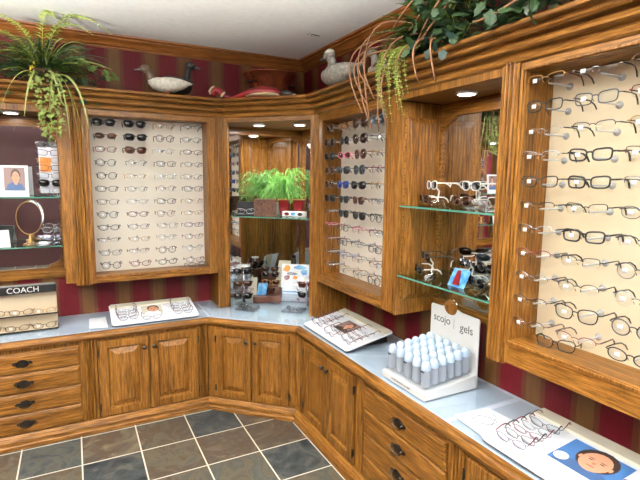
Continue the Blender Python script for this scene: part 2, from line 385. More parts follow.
def pilaster(parent, x0, x1, z0, z1, y, depth=.02, name='pilaster', label='fluted oak pilaster'):
    wd = x1-x0; pts = [(x0, y+.03), (x0, y)]
    n = 3; e = wd*.16; fw = (wd-2*e)/n
    pts.append((x0+e-.001, y))
    for i in range(n):
        a = x0+e+i*fw
        for k in range(7):
            t = k/6; pts.append((a+fw*(.1+.8*t), y - .007 + .012*(1-abs(math.sin(PI*t)))))
    pts += [(x1-e+.001, y), (x1, y), (x1, y+.03)]
    return MB().zprism(pts, z0, z1).build(name, 'oak_z', parent, label=label)
ZD0, ZD1 = .082, .566
def base_unit(name, label, loc, rz, x0, x1, D, items, cat='cabinet'):
    t = thing(name, label, cat, loc, rz)
    yf = -(D-.024)
    MB().box(x0+.002, x1-.002, -.005, yf+.004, .080, .586).build('carcass', 'oak_z', t)
    for it in items:
        if it[0] == 'door': door(t, it[1], it[2], ZD0, ZD1, yf-.014, it[3], it[4])
        elif it[0] == 'drawers':
            for k in range(4): drawer(t, it[1], it[2], .081+.1205*k, .081+.1205*k+.1165, yf-.014)
        elif it[0] == 'pilaster': pilaster(t, it[1], it[2], .080, .586, yf-.004)
    return t
kz = .495
base_unit('drawer_cabinet', 'oak base cabinet with four wide drawers at the left end', (0, 0, 0), 0, -2.36, -1.60, D1,
          [('drawers', -2.275, -1.695), ('pilaster', -1.685, -1.605)])
base_unit('door_cabinet', 'oak base cabinet with two doors between the left drawers and angled corner cabinet', (0, 0, 0), 0, -1.60, -.925, D1,
          [('door', -1.590, -1.304, (-1.33, kz), -1.594), ('door', -1.298, -.995, (-1.272, kz), -.991), ('pilaster', -.985, -.94)])
# angled corner base cabinet
t = thing('corner_cabinet', 'angled oak corner base cabinet with two raised-panel doors facing the room diagonally', 'cabinet', (C1[0], C1[1], 0), thB)
c, s = math.cos(-thB), math.sin(-thB)
def toloc(p): x, y = p[0]-C1[0], p[1]-C1[1]; return (x*c-y*s, x*s+y*c)
MB().zprism([toloc(p) for p in ((-.92, -.455), (-.92, -.01), (-.01, -.01), (-.01, -.90), (-.447, -.90))], .080, .586).build('carcass', 'oak_z', t)
MB().box(.008, lenB-.012, .022, .04, .080, .586).build('face_frame', 'oak_z', t)
door(t, .054, .305, ZD0, ZD1, .008, (.278, kz), .050); door(t, .313, .570, ZD0, ZD1, .008, (.342, kz), .574)
base_unit('door_cabinet', 'oak base cabinet with two doors on the right wall beside the angled corner cabinet', (0, 0, 0), RR, .905, 1.60, D2,
          [('pilaster', .93, .99), ('door', 1.0, 1.286, (1.262, kz), .996), ('door', 1.294, 1.585, (1.318, kz), 1.589)])
base_unit('drawer_cabinet', 'oak base cabinet of drawers on the right wall below the white reader display', (0, 0, 0), RR, 1.60, 2.27, D2,
          [('pilaster', 1.603, 1.672), ('drawers', 1.682, 2.255)])
base_unit('door_cabinet', 'oak base cabinet at the near end of the right wall, cut by the bottom edge', (0, 0, 0), RR, 2.27, 3.05, D2,
          [('pilaster', 2.275, 2.345), ('door', 2.36, 2.69, (2.664, kz), 2.356), ('door', 2.70, 3.03, (2.726, kz), 3.034)])
basepath = [(-2.36, -D1), C1, C2, (-D2, -3.05)]
tag(sweep(MB(), basepath, [(-.035, .0), (.017, 0), (.017, .022), (.012, .027), (.010, .045), (.016, .050), (.012, .058), (-.004, .070), (-.012, .078), (-.035, .078)]).build('base_moulding', ['oak_x', 'oak_y', 'oak_d'], bevel=.001),
    'stepped oak base moulding running along the foot of all the base cabinets', 'moulding')

# worktop: laminate field, oak nosing, glass sheets laid on top
wt = thing('worktop', 'continuous grey-blue worktop with a rounded oak front edge, wrapping round the corner', 'worktop')
top_path = basepath
k = .040
cp = [Vector((*p, 0)) for p in basepath]
def offset_path(path, o):
    out = []
    P = [Vector(p) for p in path]
    for i, p in enumerate(P):
        def nrm(a, b): d = (b-a).normalized(); return Vector((d.y, -d.x))
        if i == 0: mi = nrm(P[0], P[1])
        elif i == len(P)-1: mi = nrm(P[-2], P[-1])
        else:
            a, b = nrm(P[i-1], p), nrm(p, P[i+1]); mi = (a+b).normalized(); mi /= mi.dot(a)
        out.append((p.x+mi.x*o, p.y+mi.y*o))
    return out
inner = offset_path(basepath, -k)
MB().zprism([(-2.36, -.003)]+inner+[(-.003, -3.05), (-.003, -.003)], .590, CT).build('surface', 'laminate', wt)
sweep(MB(), basepath, [(-k, .588), (-.004, .588), (0, .594), (.004, .606), (0, .618), (-.008, CT+.002), (-.03, CT+.004), (-k, CT+.003)]).build('nosing', ['oak_x', 'oak_y', 'oak_d'], wt)
def sheet(pts, label):
    tag(MB().zprism(pts, CT+.0008, CT+.0065).build('glass_sheet', 'top_glass', bevel=.0006), label, 'glass sheet', 'glass sheets on the worktop')
g = offset_path(basepath, -k-.006)
sheet([(-2.34, -.03), (-2.34, g[0][1]), g[1], (g[1][0]+.01, -.03)], 'clear glass sheet on the worktop under the white tray by the left wall')
sheet([(g[1][0]+.02, -.03), (g[1][0]+.01, g[1][1]-.0), (g[2][0], g[2][1]+.01), (-.03, g[2][1]+.02), (-.03, -.03)], 'clear glass sheet on the worktop inside the corner display')
sheet([(-.035, g[2][1]-.0), (g[2][0], g[2][1]-.0), (g[2][0], -2.205), (-.035, -2.205)], 'clear glass sheet on the worktop under the white reading glasses display')
sheet([(-.035, -2.235), (g[2][0], -2.235), (g[2][0], -3.0), (-.035, -3.0)], 'clear glass sheet at the near end of the right worktop')

# ------------------------------------------------------------------ upper cabinets
def panel_cabinet(label, rz, X0, X1, x0, x1, z0, z1, dep, board, bdep, pil=None, tall_left=False):
    t = thing('display_case', label, 'display case', (0, 0, 0), rz)
    yf = -dep
    f = MB()
    f.box(X0, x0, yf, yf+.02, ZB, ZF).box(x1, X1, yf, yf+.02, ZB, ZF); f.cur = 1; f.box(x0, x1, yf, yf+.02, z1, ZF).box(x0, x1, yf, yf+.02, ZB, z0); f.cur = 0
    b = .012
    f.box(x0-b-.006, x0-.006, yf-.006, yf, z0-b, z1+b).box(x1+.006, x1+b+.006, yf-.006, yf, z0-b, z1+b).box(x0-b, x1+b, yf-.006, yf, z0-b, z0-.003).box(x0-b, x1+b, yf-.006, yf, z1+.003, z1+b)
    f.build('face_frame', ['oak_z', 'oak_x'], t, bevel=.0015)
    MB().box(x0-.018, x0-.001, yf+.021, -.004, z0-.02, z1+.01).build('side_panel', 'oak_z', t)
    MB().box(x1+.001, x1+.018, yf+.021, -.004, z0-.02, z1+.01).build('side_panel', 'oak_z', t)
    MB().box(x0, x1, yf+.021, -.004, z0-.02, z0).build('bottom_panel', 'oak_x', t)
    MB().box(x0, x1, yf+.021, -.004, z1, z1+.018).build('top_panel', 'oak_x', t)
    bo = MB().box(x0+.001, x1-.001, -bdep, -bdep+.01, z0+.001, z1-.001).build('backboard', board, t)
    if pil: pilaster(t, pil[0], pil[1], ZB-.004, ZF, yf-.006)
    return t, bo
case_b, board_b = panel_cabinet('oak framed case on the back wall left of the corner, full of glasses', 0, -1.60, -.792, -1.575, -.852, ZO0, ZO1, d1, 'board_pale', .13, None)
case_s, board_s = panel_cabinet('tall oak framed case of sunglasses just right of the corner display', RR, .80, 1.628, .862, 1.535, .945, 1.915, d2, 'board_pale', .14)
case_r, board_r = panel_cabinet('large oak framed case of optical glasses at the right edge, cream backboard', RR, 2.336, 3.30, 2.356, 3.26, .975, 1.935, d2, 'board_cream', .13)

def ogee(x0, x1, z0, z1, ins, w, top=True, bottom=True, top_h=None):
    """opening outline with ogee-cut corners"""
    def corner(cx, cz, sx, sz):
        pts = [(0, 1), (.10, .72), (.25, .50), (.45, .36), (.62, .30), (.72, .22), (.80, .08), (1, 0)]
        return [(cx+sx*w*a, cz+sz*w*.75*b) for a, b in pts]
    L = []
    if bottom: L += corner(x0, z0, 1, 1)
    else: L += [(x0, z0)]
    if bottom: L += list(reversed(corner(x1, z0, -1, 1)))
    else: L += [(x1, z0)]
    if top: L += corner(x1, z1, -1, -1)
    else: L += [(x1, z1)]
    if top: L += list(reversed(corner(x0, z1, 1, -1)))
    else: L += [(x0, z1)]
    return L
def mirror_back(t, X0, X1, Z0, Z1, x0, x1, z0, z1, y, bottom=True):
    """mirror with an oak frame whose opening has ogee corners; local coords, mirror on the wall side"""
    MB().box(X0+.003, X1-.003, y-.004, y, Z0+.003, Z1-.003).build('mirror', 'mirror', t)
    inn = ogee(x0, x1, z0, z1, 0, .10, True, bottom)
    n = len(inn); cx, cz = (x0+x1)/2, (z0+z1)/2
    out = []
    for (a, b) in inn:   # project onto the outer rectangle
        out.append((X0 if a < x0+.0001 else (X1 if a > x1-.0001 else a), Z0 if b < z0+.09 and (a > x0+.0001 and a < x1-.0001 or not bottom) else (Z1 if b > z1-.09 and a > x0+.0001 and a < x1-.0001 else b)))
    # corners
    def fix(i, p): out[i] = p
    mb = MB()
    ia = mb.verts([(a, y-.018, b) for a, b in inn]); ib = mb.verts([(a, y-.018, b) for a, b in out])
    ic = mb.verts([(a, y-.005, b) for a, b in inn])
    for i in range(n):
        j = (i+1) % n
        mb.face((ia+i, ia+j, ib+j, ib+i)); mb.face((ia+i, ic+i, ic+j, ia+j))
    # fill outer corners
    for (qx, qz) in ((X0, Z0), (X1, Z0), (X1, Z1), (X0, Z1)):
        for i in range(n):
            j = (i+1) % n
            p, q = out[i], out[j]
            if p[0] != q[0] and p[1] != q[1] and (abs(p[0]-qx) < 1e-6 or abs(q[0]-qx) < 1e-6) and (abs(p[1]-qz) < 1e-6 or abs(q[1]-qz) < 1e-6):
                kx = mb.verts([(qx, y-.018, qz)]); mb.face((ib+i, ib+j, kx))
    mb.build('mirror_frame', 'oak_x', t)
def side_raised(t, x, y0, y1, z0, z1, face, holes=True, ztop=None):
    """side partition at x (thickness towards -face), raised panel on the face side"""
    th = .018
    mb = MB(); mb.box(x-face*th, x, y0, y1, z0, z1)
    o = mb.build('side_panel', 'oak_pins', t)
    ym, zz0, zz1 = .045, max(z0, ZB)+.07, z1-.07
    raised(o, x, face, y0+ym, y1-ym, zz0, zz1)
    return o
def raised(o, x, face, a, b, z0, z1):
    L = [[(x+face*dx, a+ins, z0+ins), (x+face*dx, b-ins, z0+ins), (x+face*dx, b-ins, z1-ins), (x+face*dx, a+ins, z1-ins)] for ins, dx in ((0, .0003), (.001, .0015), (.026, .009), (.03, .010))]
    mb = MB(); mb.loft(L, True, False); n = len(mb.v)-4; mb.face((n, n+1, n+2, n+3)); mb.build('raised_panel', 'oak_z', o)
def shelf(t, pts, z, name='glass_shelf'):
    o = MB().zprism(pts, z-.004, z+.004).build(name, 'shelf_glass', t, label='clear glass shelf with a green edge')
    return o
def front_edge(parent, p, q, z):
    a, b = Vector((*p, 0)), Vector((*q, 0)); d = (b-a).normalized(); n = Vector((d.y, -d.x, 0))
    P = [a, b, b+n*.0012, a+n*.0012]
    MB().zprism([(v.x, v.y) for v in P], z-.004, z+.004).build('shelf_edge', 'shelf_edge', parent)

def puck(loc, label, power=2.2):
    t = thing('puck_light', label, 'puck light', loc, 0, 'puck lights in the display niches')
    MB().lathe([(.036, -.012), (.044, -.012), (.046, 0), (.036, 0)], (0, 0, 0), 24).build('trim_ring', 'white_plastic', t, True)
    MB().lathe([(.001, -.0135), (.036, -.0135), (.036, -.012), (.001, -.012)], (0, 0, 0), 24).build('lens', 'lamp_glow', t)
    l = bpy.data.lights.new('puck_lamp', 'AREA'); l.shape = 'DISK'; l.size = .07; l.energy = power; l.color = (1, .95, .88)
    o = bpy.data.objects.new('puck_lamp', l); C.objects.link(o); o.location = (0, 0, -.016); o.parent = t

# --- left niche (mirror-backed, on the left wall)
nL = thing('display_niche', 'open oak display niche with mirrored back and glass shelves at the far left', 'display niche')
x0, x1 = -2.42, -1.747
fm = MB()
fm.box(x1, -1.69, -d1, -d1+.02, ZB+.012, ZF).box(x0-.06, x0, -d1, -d1+.02, ZB+.012, ZF).box(x0, x1, -d1, -d1+.02, ZO1, ZF)
fm.build('face_frame', 'oak_z', nL, bevel=.0015)
pilaster(nL, -1.69, -1.602, ZB-.006, ZF, -d1-.004)
side_raised(nL, x1+.002, -d1+.021, -.004, ZB+.012, ZO1, -1)
side_raised(nL, x0-.002, -d1+.021, -.004, ZB+.012, ZO1, 1)
MB().box(x0, x1, -d1+.021, -.004, ZO1, ZO1+.018).build('top_panel', 'oak_x', nL)
mirror_back(nL, x0, x1, ZB+.012, ZO1, x0+.05, x1-.02, .965, 1.862, -.006)
for z in (1.43, 1.130):
    s_ = shelf(nL, [(x0+.002, -d1+.03), (x1-.004, -d1+.03), (x1-.004, -.03), (x0+.002, -.03)], z); front_edge(s_, (x0+.002, -d1+.029), (x1-.004, -d1+.029), z)
puck((-1.98, -.19, ZO1), 'round puck light in the roof of the far left niche')

# --- corner niche
nC = thing('corner_display', 'angled oak corner display standing on the worktop, mirror-backed with one glass shelf', 'display niche')
def dpt(u, v): return (A1[0]+u*math.cos(thU)-v*math.sin(thU), A1[1]+u*math.sin(thU)+v*math.cos(thU))   # v inward
MB().zprism([(-.79, -d1-.004), (-.737-.002, -d1-.004), dpt(.030, -.004), dpt(.030, .02), (-.737+.001, -d1+.024), (-.79, -d1+.024)], CT+.007, ZF).build('post', 'oak_z', nC, bevel=.003)
MB().zprism([dpt(lenU-.030, -.004), (-d2-.004, -.747+.002), (-d2-.004, -.80), (-d2+.024, -.80), (-d2+.024, -.747-.001), dpt(lenU-.03, .02)], CT+.007, ZF).build('post', 'oak_z', nC, bevel=.003)
for (bx, by, rz_) in ((-.765, -d1-.005, 0), (-d2-.005, -.777, RR)):
    for dx in (-.014, 0, .014):
        px, py = (bx+dx, by) if rz_ == 0 else (bx, by+dx)
        MB().lathe([(.004, 0), (.0045, .005), (.0045, ZF-CT-.03), (.004, ZF-CT-.02)], (px, py, CT+.012), 8).build('bead', 'oak_z', nC, True)
fz = MB(); a, b = dpt(.03, 0), dpt(lenU-.03, 0); a2, b2 = dpt(.03, .02), dpt(lenU-.03, .02)
fz.zprism([a, b, b2, a2], 1.938, ZF); fz.build('top_rail', 'oak_d', nC)
# partitions back to the walls
for nm, (px, d_, rz_) in {'l': (-.775, d1, 0), 'r': (.775, d2, RR)}.items():
    face = 1 if nm == 'l' else -1
    th = .018
    y0_, y1_ = -d_+.026, -.004
    mb = MB(); mb.box(px-.009, px+.009, y0_, y1_, CT+.007, ZO1+.006)
    o = mb.build('side_panel', 'oak_pins', nC); o.rotation_euler = (0, 0, rz_)
    xf = px+face*.009
    for zz0, zz1 in ((CT+.08, 1.24), (1.33, 1.86)): raised(o, xf, face, y0_+.04, y1_-.04, zz0, zz1)
roofp = [(-.762, -d1+.03), dpt(.03, .022), dpt(lenU-.03, .022), (-d2+.03, -.762), (-.006, -.762), (-.006, -.006), (-.762, -.006)]
MB().zprism(roofp, 1.938, 1.955).build('top_panel', 'oak_x', nC)
e1 = bpy.data.objects.new('mirror_back', None); C.objects.link(e1); e1.parent = nC
mirror_back(e1, -.764, -.004, CT+.008, 1.936, -.745, -.03, CT+.03, 1.885, -.006, False)
e2 = bpy.data.objects.new('mirror_back', None); C.objects.link(e2); e2.parent = nC; e2.rotation_euler = (0, 0, RR)
mirror_back(e2, .026, .764, CT+.008, 1.936, .04, .745, CT+.03, 1.885, -.006, False)
s_ = shelf(nC, [dpt(.035, .03), dpt(lenU-.035, .03), (-d2+.034, -.75), (-.03, -.75), (-.03, -.03), (-.75, -.03), (-.75, -d1+.034)], 1.288); front_edge(s_, dpt(.035, .029), dpt(lenU-.035, .029), 1.288)
puck((-.495, -.31, 1.938), 'round puck light in the roof of the corner display, the left one', 8)
puck((-.26, -.485, 1.938), 'round puck light in the roof of the corner display, the right one', 8)

# --- right niche
nR = thing('display_niche', 'open mirrored oak niche with two glass shelves between the two right wall cases', 'display niche', (0, 0, 0), RR)
x0, x1 = 1.63, 2.258
fm = MB(); fm.box(x1, 2.264, -d2, -d2+.02, ZB, ZF).box(x0, x1, -d2, -d2+.02, ZO1+.005, ZF); fm.build('face_frame', 'oak_z', nR, bevel=.0015)
pilaster(nR, 2.258, 2.334, ZB-.008, ZF, -d2-.006)
side_raised(nR, x0+.022, -d2+.002, -.004, ZB-.004, ZO1, 1)
side_raised(nR, x1+.004, -d2+.021, -.004, ZB-.004, ZO1, -1)
MB().box(x0+.022, x1, -d2+.021, -.004, ZO1+.005, ZO1+.02).build('top_panel', 'oak_x', nR)
mirror_back(nR, x0+.022, x1, .90, ZO1+.004, x0+.035, x1-.012, .945, 1.87, -.006, False)
for z in (1.431, 1.086):
    s_ = shelf(nR, [(x0+.026, -d2+.010), (x1-.005, -d2+.010), (x1-.005, -.03), (x0+.026, -.03)], z); front_edge(s_, (x0+.026, -d2+.009), (x1-.005, -d2+.009), z)
puck((-.17, -1.97, ZO1+.005), 'round puck light in the roof of the right wall niche')

# --- cornice on top of the upper cabinets
up = [(-2.50, -d1), A1, A2, (-d2, -3.32)]
co = thing('cornice', 'deep stepped oak cornice running round the tops of all the wall cabinets', 'cornice')
pr = [(-.02, 1.966), (.004, 1.966), (.012, 1.972), (.014, 1.982), (.010, 1.990), (.004, 1.993), (.006, 2.000), (.026, 2.004), (.034, 2.010), (.036, 2.020), (.030, 2.028), (.022, 2.031), (.024, 2.037), (.050, 2.040), (.058, 2.046), (.060, 2.053), (.052, 2.059), (.054, 2.064), (.072, 2.066), (.079, 2.070), (.080, 2.078), (.076, 2.085), (-.02, 2.085)]
sweep(MB(), up, pr).build('crown_moulding', ['oak_x', 'oak_y', 'oak_d'], co)
MB().zprism([(-2.50, -.003)]+offset_path(up, -.02)+[(-.003, -3.32), (-.003, -.003)], 2.066, 2.084).build('top_board', 'oak_x', co)

# ------------------------------------------------------------------ eyewear
def rim_pts(shape, sx, n=22):
    """outline of one rim in x,z; sx = side (-1 / +1)"""
    w_, h_, e, drop = {'rect': (.0255, .0165, 3.6, .10), 'round': (.0235, .0215, 2.0, .0), 'oval': (.0255, .0165, 2.2, .05),
                       'aviator': (.0290, .0250, 2.4, .30), 'wayfarer': (.0275, .0205, 3.0, .22), 'wrap': (.0320, .0190, 2.6, .15), 'slim': (.0260, .0140, 3.0, .08)}[shape]
    P = []
    for k in range(n):
        a = 2*PI*k/n; ca, sa = math.cos(a), math.sin(a)
        x = w_*math.copysign(abs(ca)**(2/e), ca); z = h_*math.copysign(abs(sa)**(2/e), sa)
        x *= 1+drop*z/h_*.5; z += .12*h_*(x/w_)*(1 if z > 0 else .3)
        P.append((sx*(w_+.0085+x), z))
    return P, w_, h_
_cache = {}
def gmesh(key, fn):
    if key not in _cache: _cache[key] = fn()
    return _cache[key]
TR = {'full': .0019, 'thick': .0028, 'half': .0014, 'thin': .0011}
def curve_y(x): return .9*x*x     # face-form wrap
def eyewear(label, loc, rz, shape='rect', rim='full', frame='black', lens='clear_lens', temple=None, tagged=False, group=None, rot=None, cat='glasses', name='eyeglasses', fold=0, tl=.112):
    """front at local y = 0 facing -y; temples run to +y"""
    temple = temple or frame
    root = thing(name, label, cat, loc, rz, group, rot)
    r = TR.get(rim, .0012)
    def front():
        mb = MB()
        for sx in (-1, 1):
            P, w_, h_ = rim_pts(shape, sx)
            L = [(x, curve_y(x), z) for x, z in P]
            if rim == 'none': pass
            elif rim == 'half':
                top = [p for p in L if p[2] > -.1*h_]; top.sort(key=lambda p: p[0]); mb.tube(top, r, 5)
            else: mb.tube(L, r, 5, True)
            ex = sx*(2*w_+.0085); mb.tube([(ex-sx*.001, curve_y(ex), h_*.45), (ex+sx*.006, curve_y(ex)+.001, h_*.5), (ex+sx*.0085, curve_y(ex)+.007, h_*.5)], max(r, .0016), 5)
            mb.tube([(sx*.009, .002, -.002), (sx*.007, .006, -.006), (sx*.0075, .007, -.010)], .0011, 4)
        mb.tube([(-.0095, 0, .004), (-.005, -.001, .0075), (.005, -.001, .0075), (.0095, 0, .004)], max(r, .0014), 5)
        return mb
    def addpart(nm, key, fn, mt):
        k = (nm, key, mt)
        if k not in _cache:
            o = fn().build(nm, mt, root, True); _cache[k] = o
        else:
            o = _cache[k].copy(); C.objects.link(o); o.parent = root
        return o
    addpart('frame_front', (shape, rim), front, frame)
    for sx in (-1, 1):
        def lens_fn():
            P, w_, h_ = rim_pts(shape, sx); mb = MB()
            cx = sx*(w_+.0085)
            L0 = [(cx+(x-cx)*.96, curve_y(x)-.0006, z*.96) for x, z in P]; L1 = [(a, b+.0014, c) for a, b, c in L0]
            return mb.loft([L0, L1])
        addpart('lens', (shape, sx), lens_fn, lens)
        def temple_fn():
            P, w_, h_ = rim_pts(shape, sx); ex = sx*(2*w_+.0170); y0 = curve_y(ex)+.006; mb = MB()
            tr = max(r, .0020)
            pts = [(ex, y0, h_*.5), (ex, y0+tl*.4, h_*.5+.001), (ex-sx*.004, y0+tl*.72, h_*.5), (ex-sx*.008, y0+tl*.9, h_*.5-.010), (ex-sx*.010, y0+tl, h_*.5-.024)]
            return mb.tube(pts, [tr, tr, tr*1.1, tr*1.3, tr*1.1], 5)
        addpart('temple', (shape, rim == 'thick', sx, tl, r), temple_fn, temple)
    if tagged:
        def tg():
            mb = MB(); mb.box(-.040, -.026, -.0035, -.0025, -.006, .006); return mb
        addpart('price_sticker', 'x', tg, 'tag_white')
    return root
ORD = ['top', 'second', 'third', 'fourth', 'fifth', 'sixth', 'seventh', 'eighth', 'ninth', 'tenth', 'eleventh', 'bottom']
def rown(i, n): return 'bottom' if i == n-1 else ORD[i]
CN = {'black': 'black', 'gunmetal': 'dark grey metal', 'silver': 'silver', 'gold_metal': 'gold', 'tortoise': 'tortoiseshell', 'brown': 'brown', 'pink': 'pink', 'blue': 'blue', 'wine': 'wine red', 'plum': 'purple', 'white_plastic': 'white'}
LN = {'clear_lens': 'glasses', 'lens_dark': 'dark sunglasses', 'lens_brown': 'brown sunglasses', 'lens_grey': 'grey sunglasses', 'lens_blue': 'blue sunglasses'}
def gl(place, frame, lens): return CN[frame]+' '+LN[lens]+', '+place
def peg(parent, loc, length=.12, r=.011):
    """clear suction disc and rod on a backboard, local: board at y=0, rod to -y"""
    k = ('peg', length, r)
    if k not in _cache:
        mb = MB(); mb.loft([[(q*math.cos(2*PI*a/14), y, q*math.sin(2*PI*a/14)) for a in range(14)] for q, y in ((r, 0), (r*.95, -.003), (r*.5, -.005), (.003, -.009), (.003, -length))])
        o = mb.build('display_peg', 'peg_plastic', parent, True); _cache[k] = o
    else: o = _cache[k].copy(); C.objects.link(o); o.parent = parent
    o.location = loc; return o

rnd = random.Random(3)
# left wall case: 12 rows x 4 columns
NC = ['first column from the left', 'second column', 'third column', 'last column']
G1 = 'glasses in the back wall case'
pal = ['silver', 'gunmetal', 'brown', 'tortoise', 'wine', 'plum', 'gunmetal', 'silver', 'black', 'gold_metal']
shp = ['rect', 'oval', 'slim', 'rect', 'round', 'oval']
sunsL = {(0, 0): ('wayfarer', 'black', 'lens_dark'), (0, 1): ('wayfarer', 'black', 'lens_dark'), (1, 0): ('oval', 'brown', 'lens_brown'), (1, 1): ('wayfarer', 'black', 'lens_dark'), (2, 1): ('wayfarer', 'tortoise', 'lens_brown')}
darkL = {(7, 0): 'gunmetal', (6, 2): 'black', (7, 1): 'wine', (5, 0): 'black', (11, 0): 'black', (11, 1): 'wine', (11, 2): 'black', (3, 2): 'brown', (5, 3): 'gunmetal', (8, 0): 'black', (4, 0): 'black'}
for i in range(12):
    for j in range(4):
        x = -1.488+.1795*j; z = 1.893-.0822*i
        if (i, j) in sunsL: sh, fc, ln = sunsL[(i, j)]; rim = 'thick'
        else:
            fc = darkL.get((i, j)) or rnd.choice(pal); sh = rnd.choice(shp); ln = 'clear_lens'; rim = rnd.choice(['thin', 'half', 'thin', 'full'] if (i, j) not in darkL else ['full'])
        eyewear(gl('%s row, %s of the back wall case' % (rown(i, 12), NC[j]), fc, ln), (x+rnd.uniform(-.006, .006), -.243, z), rnd.uniform(-.06, .06), sh, rim, fc, ln, tagged=ln == 'clear_lens', group=G1, tl=.100)
        peg(board_b, (x, -.13, z+.004), .112, .008)
eyewear('dark glasses lying on the bottom ledge of the back wall case', (-.93, -.215, ZO0+.019), .3, 'slim', 'full', 'gunmetal', 'clear_lens', tl=.055)
# sunglasses case: 11 rows x 4 columns
G2 = 'sunglasses and glasses in the right wall case'
S = [[('round', 'tortoise', 'lens_dark'), ('oval', 'gold_metal', 'lens_brown'), ('aviator', 'brown', 'lens_brown'), ('aviator', 'silver', 'lens_grey')],
     [('round', 'black', 'lens_brown'), ('round', 'black', 'lens_dark'), ('aviator', 'black', 'lens_brown'), ('oval', 'silver', 'clear_lens')],
     [('round', 'black', 'lens_dark'), ('oval', 'pink', 'lens_brown'), ('aviator', 'tortoise', 'lens_brown'), ('oval', 'gold_metal', 'clear_lens')],
     [('round', 'brown', 'lens_brown'), ('wayfarer', 'black', 'lens_grey'), ('aviator', 'black', 'lens_grey'), ('round', 'wine', 'clear_lens')],
     [('round', 'brown', 'lens_brown'), ('wayfarer', 'blue', 'lens_blue'), ('wayfarer', 'black', 'lens_dark'), ('round', 'gold_metal', 'clear_lens')],
     [('wayfarer', 'black', 'lens_dark'), ('wayfarer', 'black', 'lens_dark'), ('wayfarer', 'tortoise', 'lens_brown'), ('oval', 'silver', 'clear_lens')],
     [('rect', 'silver', 'clear_lens'), ('wayfarer', 'black', 'lens_dark'), ('wayfarer', 'black', 'lens_dark'), ('round', 'black', 'clear_lens')],
     [('oval', 'pink', 'clear_lens'), ('rect', 'black', 'clear_lens'), ('oval', 'pink', 'clear_lens'), ('round', 'gunmetal', 'clear_lens')],
     [('oval', 'wine', 'clear_lens'), ('rect', 'black', 'clear_lens'), ('slim', 'gunmetal', 'clear_lens'), ('rect', 'black', 'clear_lens')],
     [('oval', 'silver', 'clear_lens'), ('slim', 'blue', 'clear_lens'), ('slim', 'silver', 'clear_lens'), ('rect', 'wine', 'clear_lens')],
     [('round', 'silver', 'clear_lens'), ('oval', 'gold_metal', 'clear_lens'), ('round', 'gunmetal', 'clear_lens'), ('round', 'black', 'clear_lens')]]
for i in range(11):
    for j in range(4):
        sh, fc, ln = S[i][j]; u = .925+.172*j; z = 1.868-.0855*i
        eyewear(gl('%s row, %s of the sunglasses case' % (rown(i, 11), ['leftmost column', 'second column', 'third column', 'rightmost column'][j]), fc, ln),
                onR(u+rnd.uniform(-.008, .008), .262, z), RR+rnd.uniform(-.12, .12), sh, 'thick' if ln != 'clear_lens' else ('full' if fc == 'black' else 'half'), fc, ln, group=G2, tl=.100)
        peg(board_s, (u, -.14, z+.004), .12, .009)
# large case at the right: 11 rows x 3 columns in view
G3 = 'optical glasses in the large right case'
B = [[('rect', 'half', 'gold_metal'), ('slim', 'none', 'silver'), ('rect', 'half', 'brown')],
     [('rect', 'full', 'black'), ('rect', 'full', 'gunmetal'), ('rect', 'half', 'wine')],
     [('slim', 'none', 'silver'), ('slim', 'half', 'gunmetal'), ('oval', 'half', 'gold_metal')],
     [('rect', 'half', 'silver'), ('rect', 'thick', 'black'), ('rect', 'half', 'brown')],
     [('rect', 'full', 'black'), ('rect', 'thick', 'black'), ('rect', 'half', 'silver')],
     [('slim', 'half', 'black'), ('rect', 'half', 'black'), ('oval', 'thin', 'gunmetal')],
     [('rect', 'half', 'silver'), ('rect', 'thick', 'black'), ('rect', 'half', 'gunmetal')],
     [('oval', 'half', 'wine'), ('rect', 'half', 'gunmetal'), ('round', 'thin', 'gunmetal')],
     [('oval', 'half', 'silver'), ('oval', 'half', 'gunmetal'), ('round', 'half', 'silver')],
     [('oval', 'half', 'gunmetal'), ('wayfarer', 'full', 'black'), ('round', 'full', 'gunmetal')],
     [('oval', 'half', 'brown'), ('oval', 'half', 'wine'), ('oval', 'full', 'black')]]
for i in range(11):
    for j in range(3):
        sh, rim, fc = B[i][j]; u = 2.422+.176*j; z = 1.899-.0848*i
        tmpl = 'black' if fc in ('silver', 'gunmetal', 'black') else 'brown'
        eyewear(gl('%s row, %s of the large right case' % (rown(i, 11), ['left column', 'middle column', 'column at the picture edge'][j]), fc, 'clear_lens'),
                onR(u+rnd.uniform(-.004, .004), .262, z-.002), RR+rnd.uniform(-.05, .05)+.06, sh, rim, fc, 'clear_lens', tmpl, tagged=True, group=G3).scale = (1.08, 1.0, 1.08)
        peg(board_r, (u, -.13, z-.012), .11, .0125)
eyewear('black rimmed glasses lying on the ledge of the large right case, below the left column', onR(2.50, .215, .975+.021), RR+.25, 'wayfarer', 'full', 'black', 'clear_lens', 'black', tl=.055)

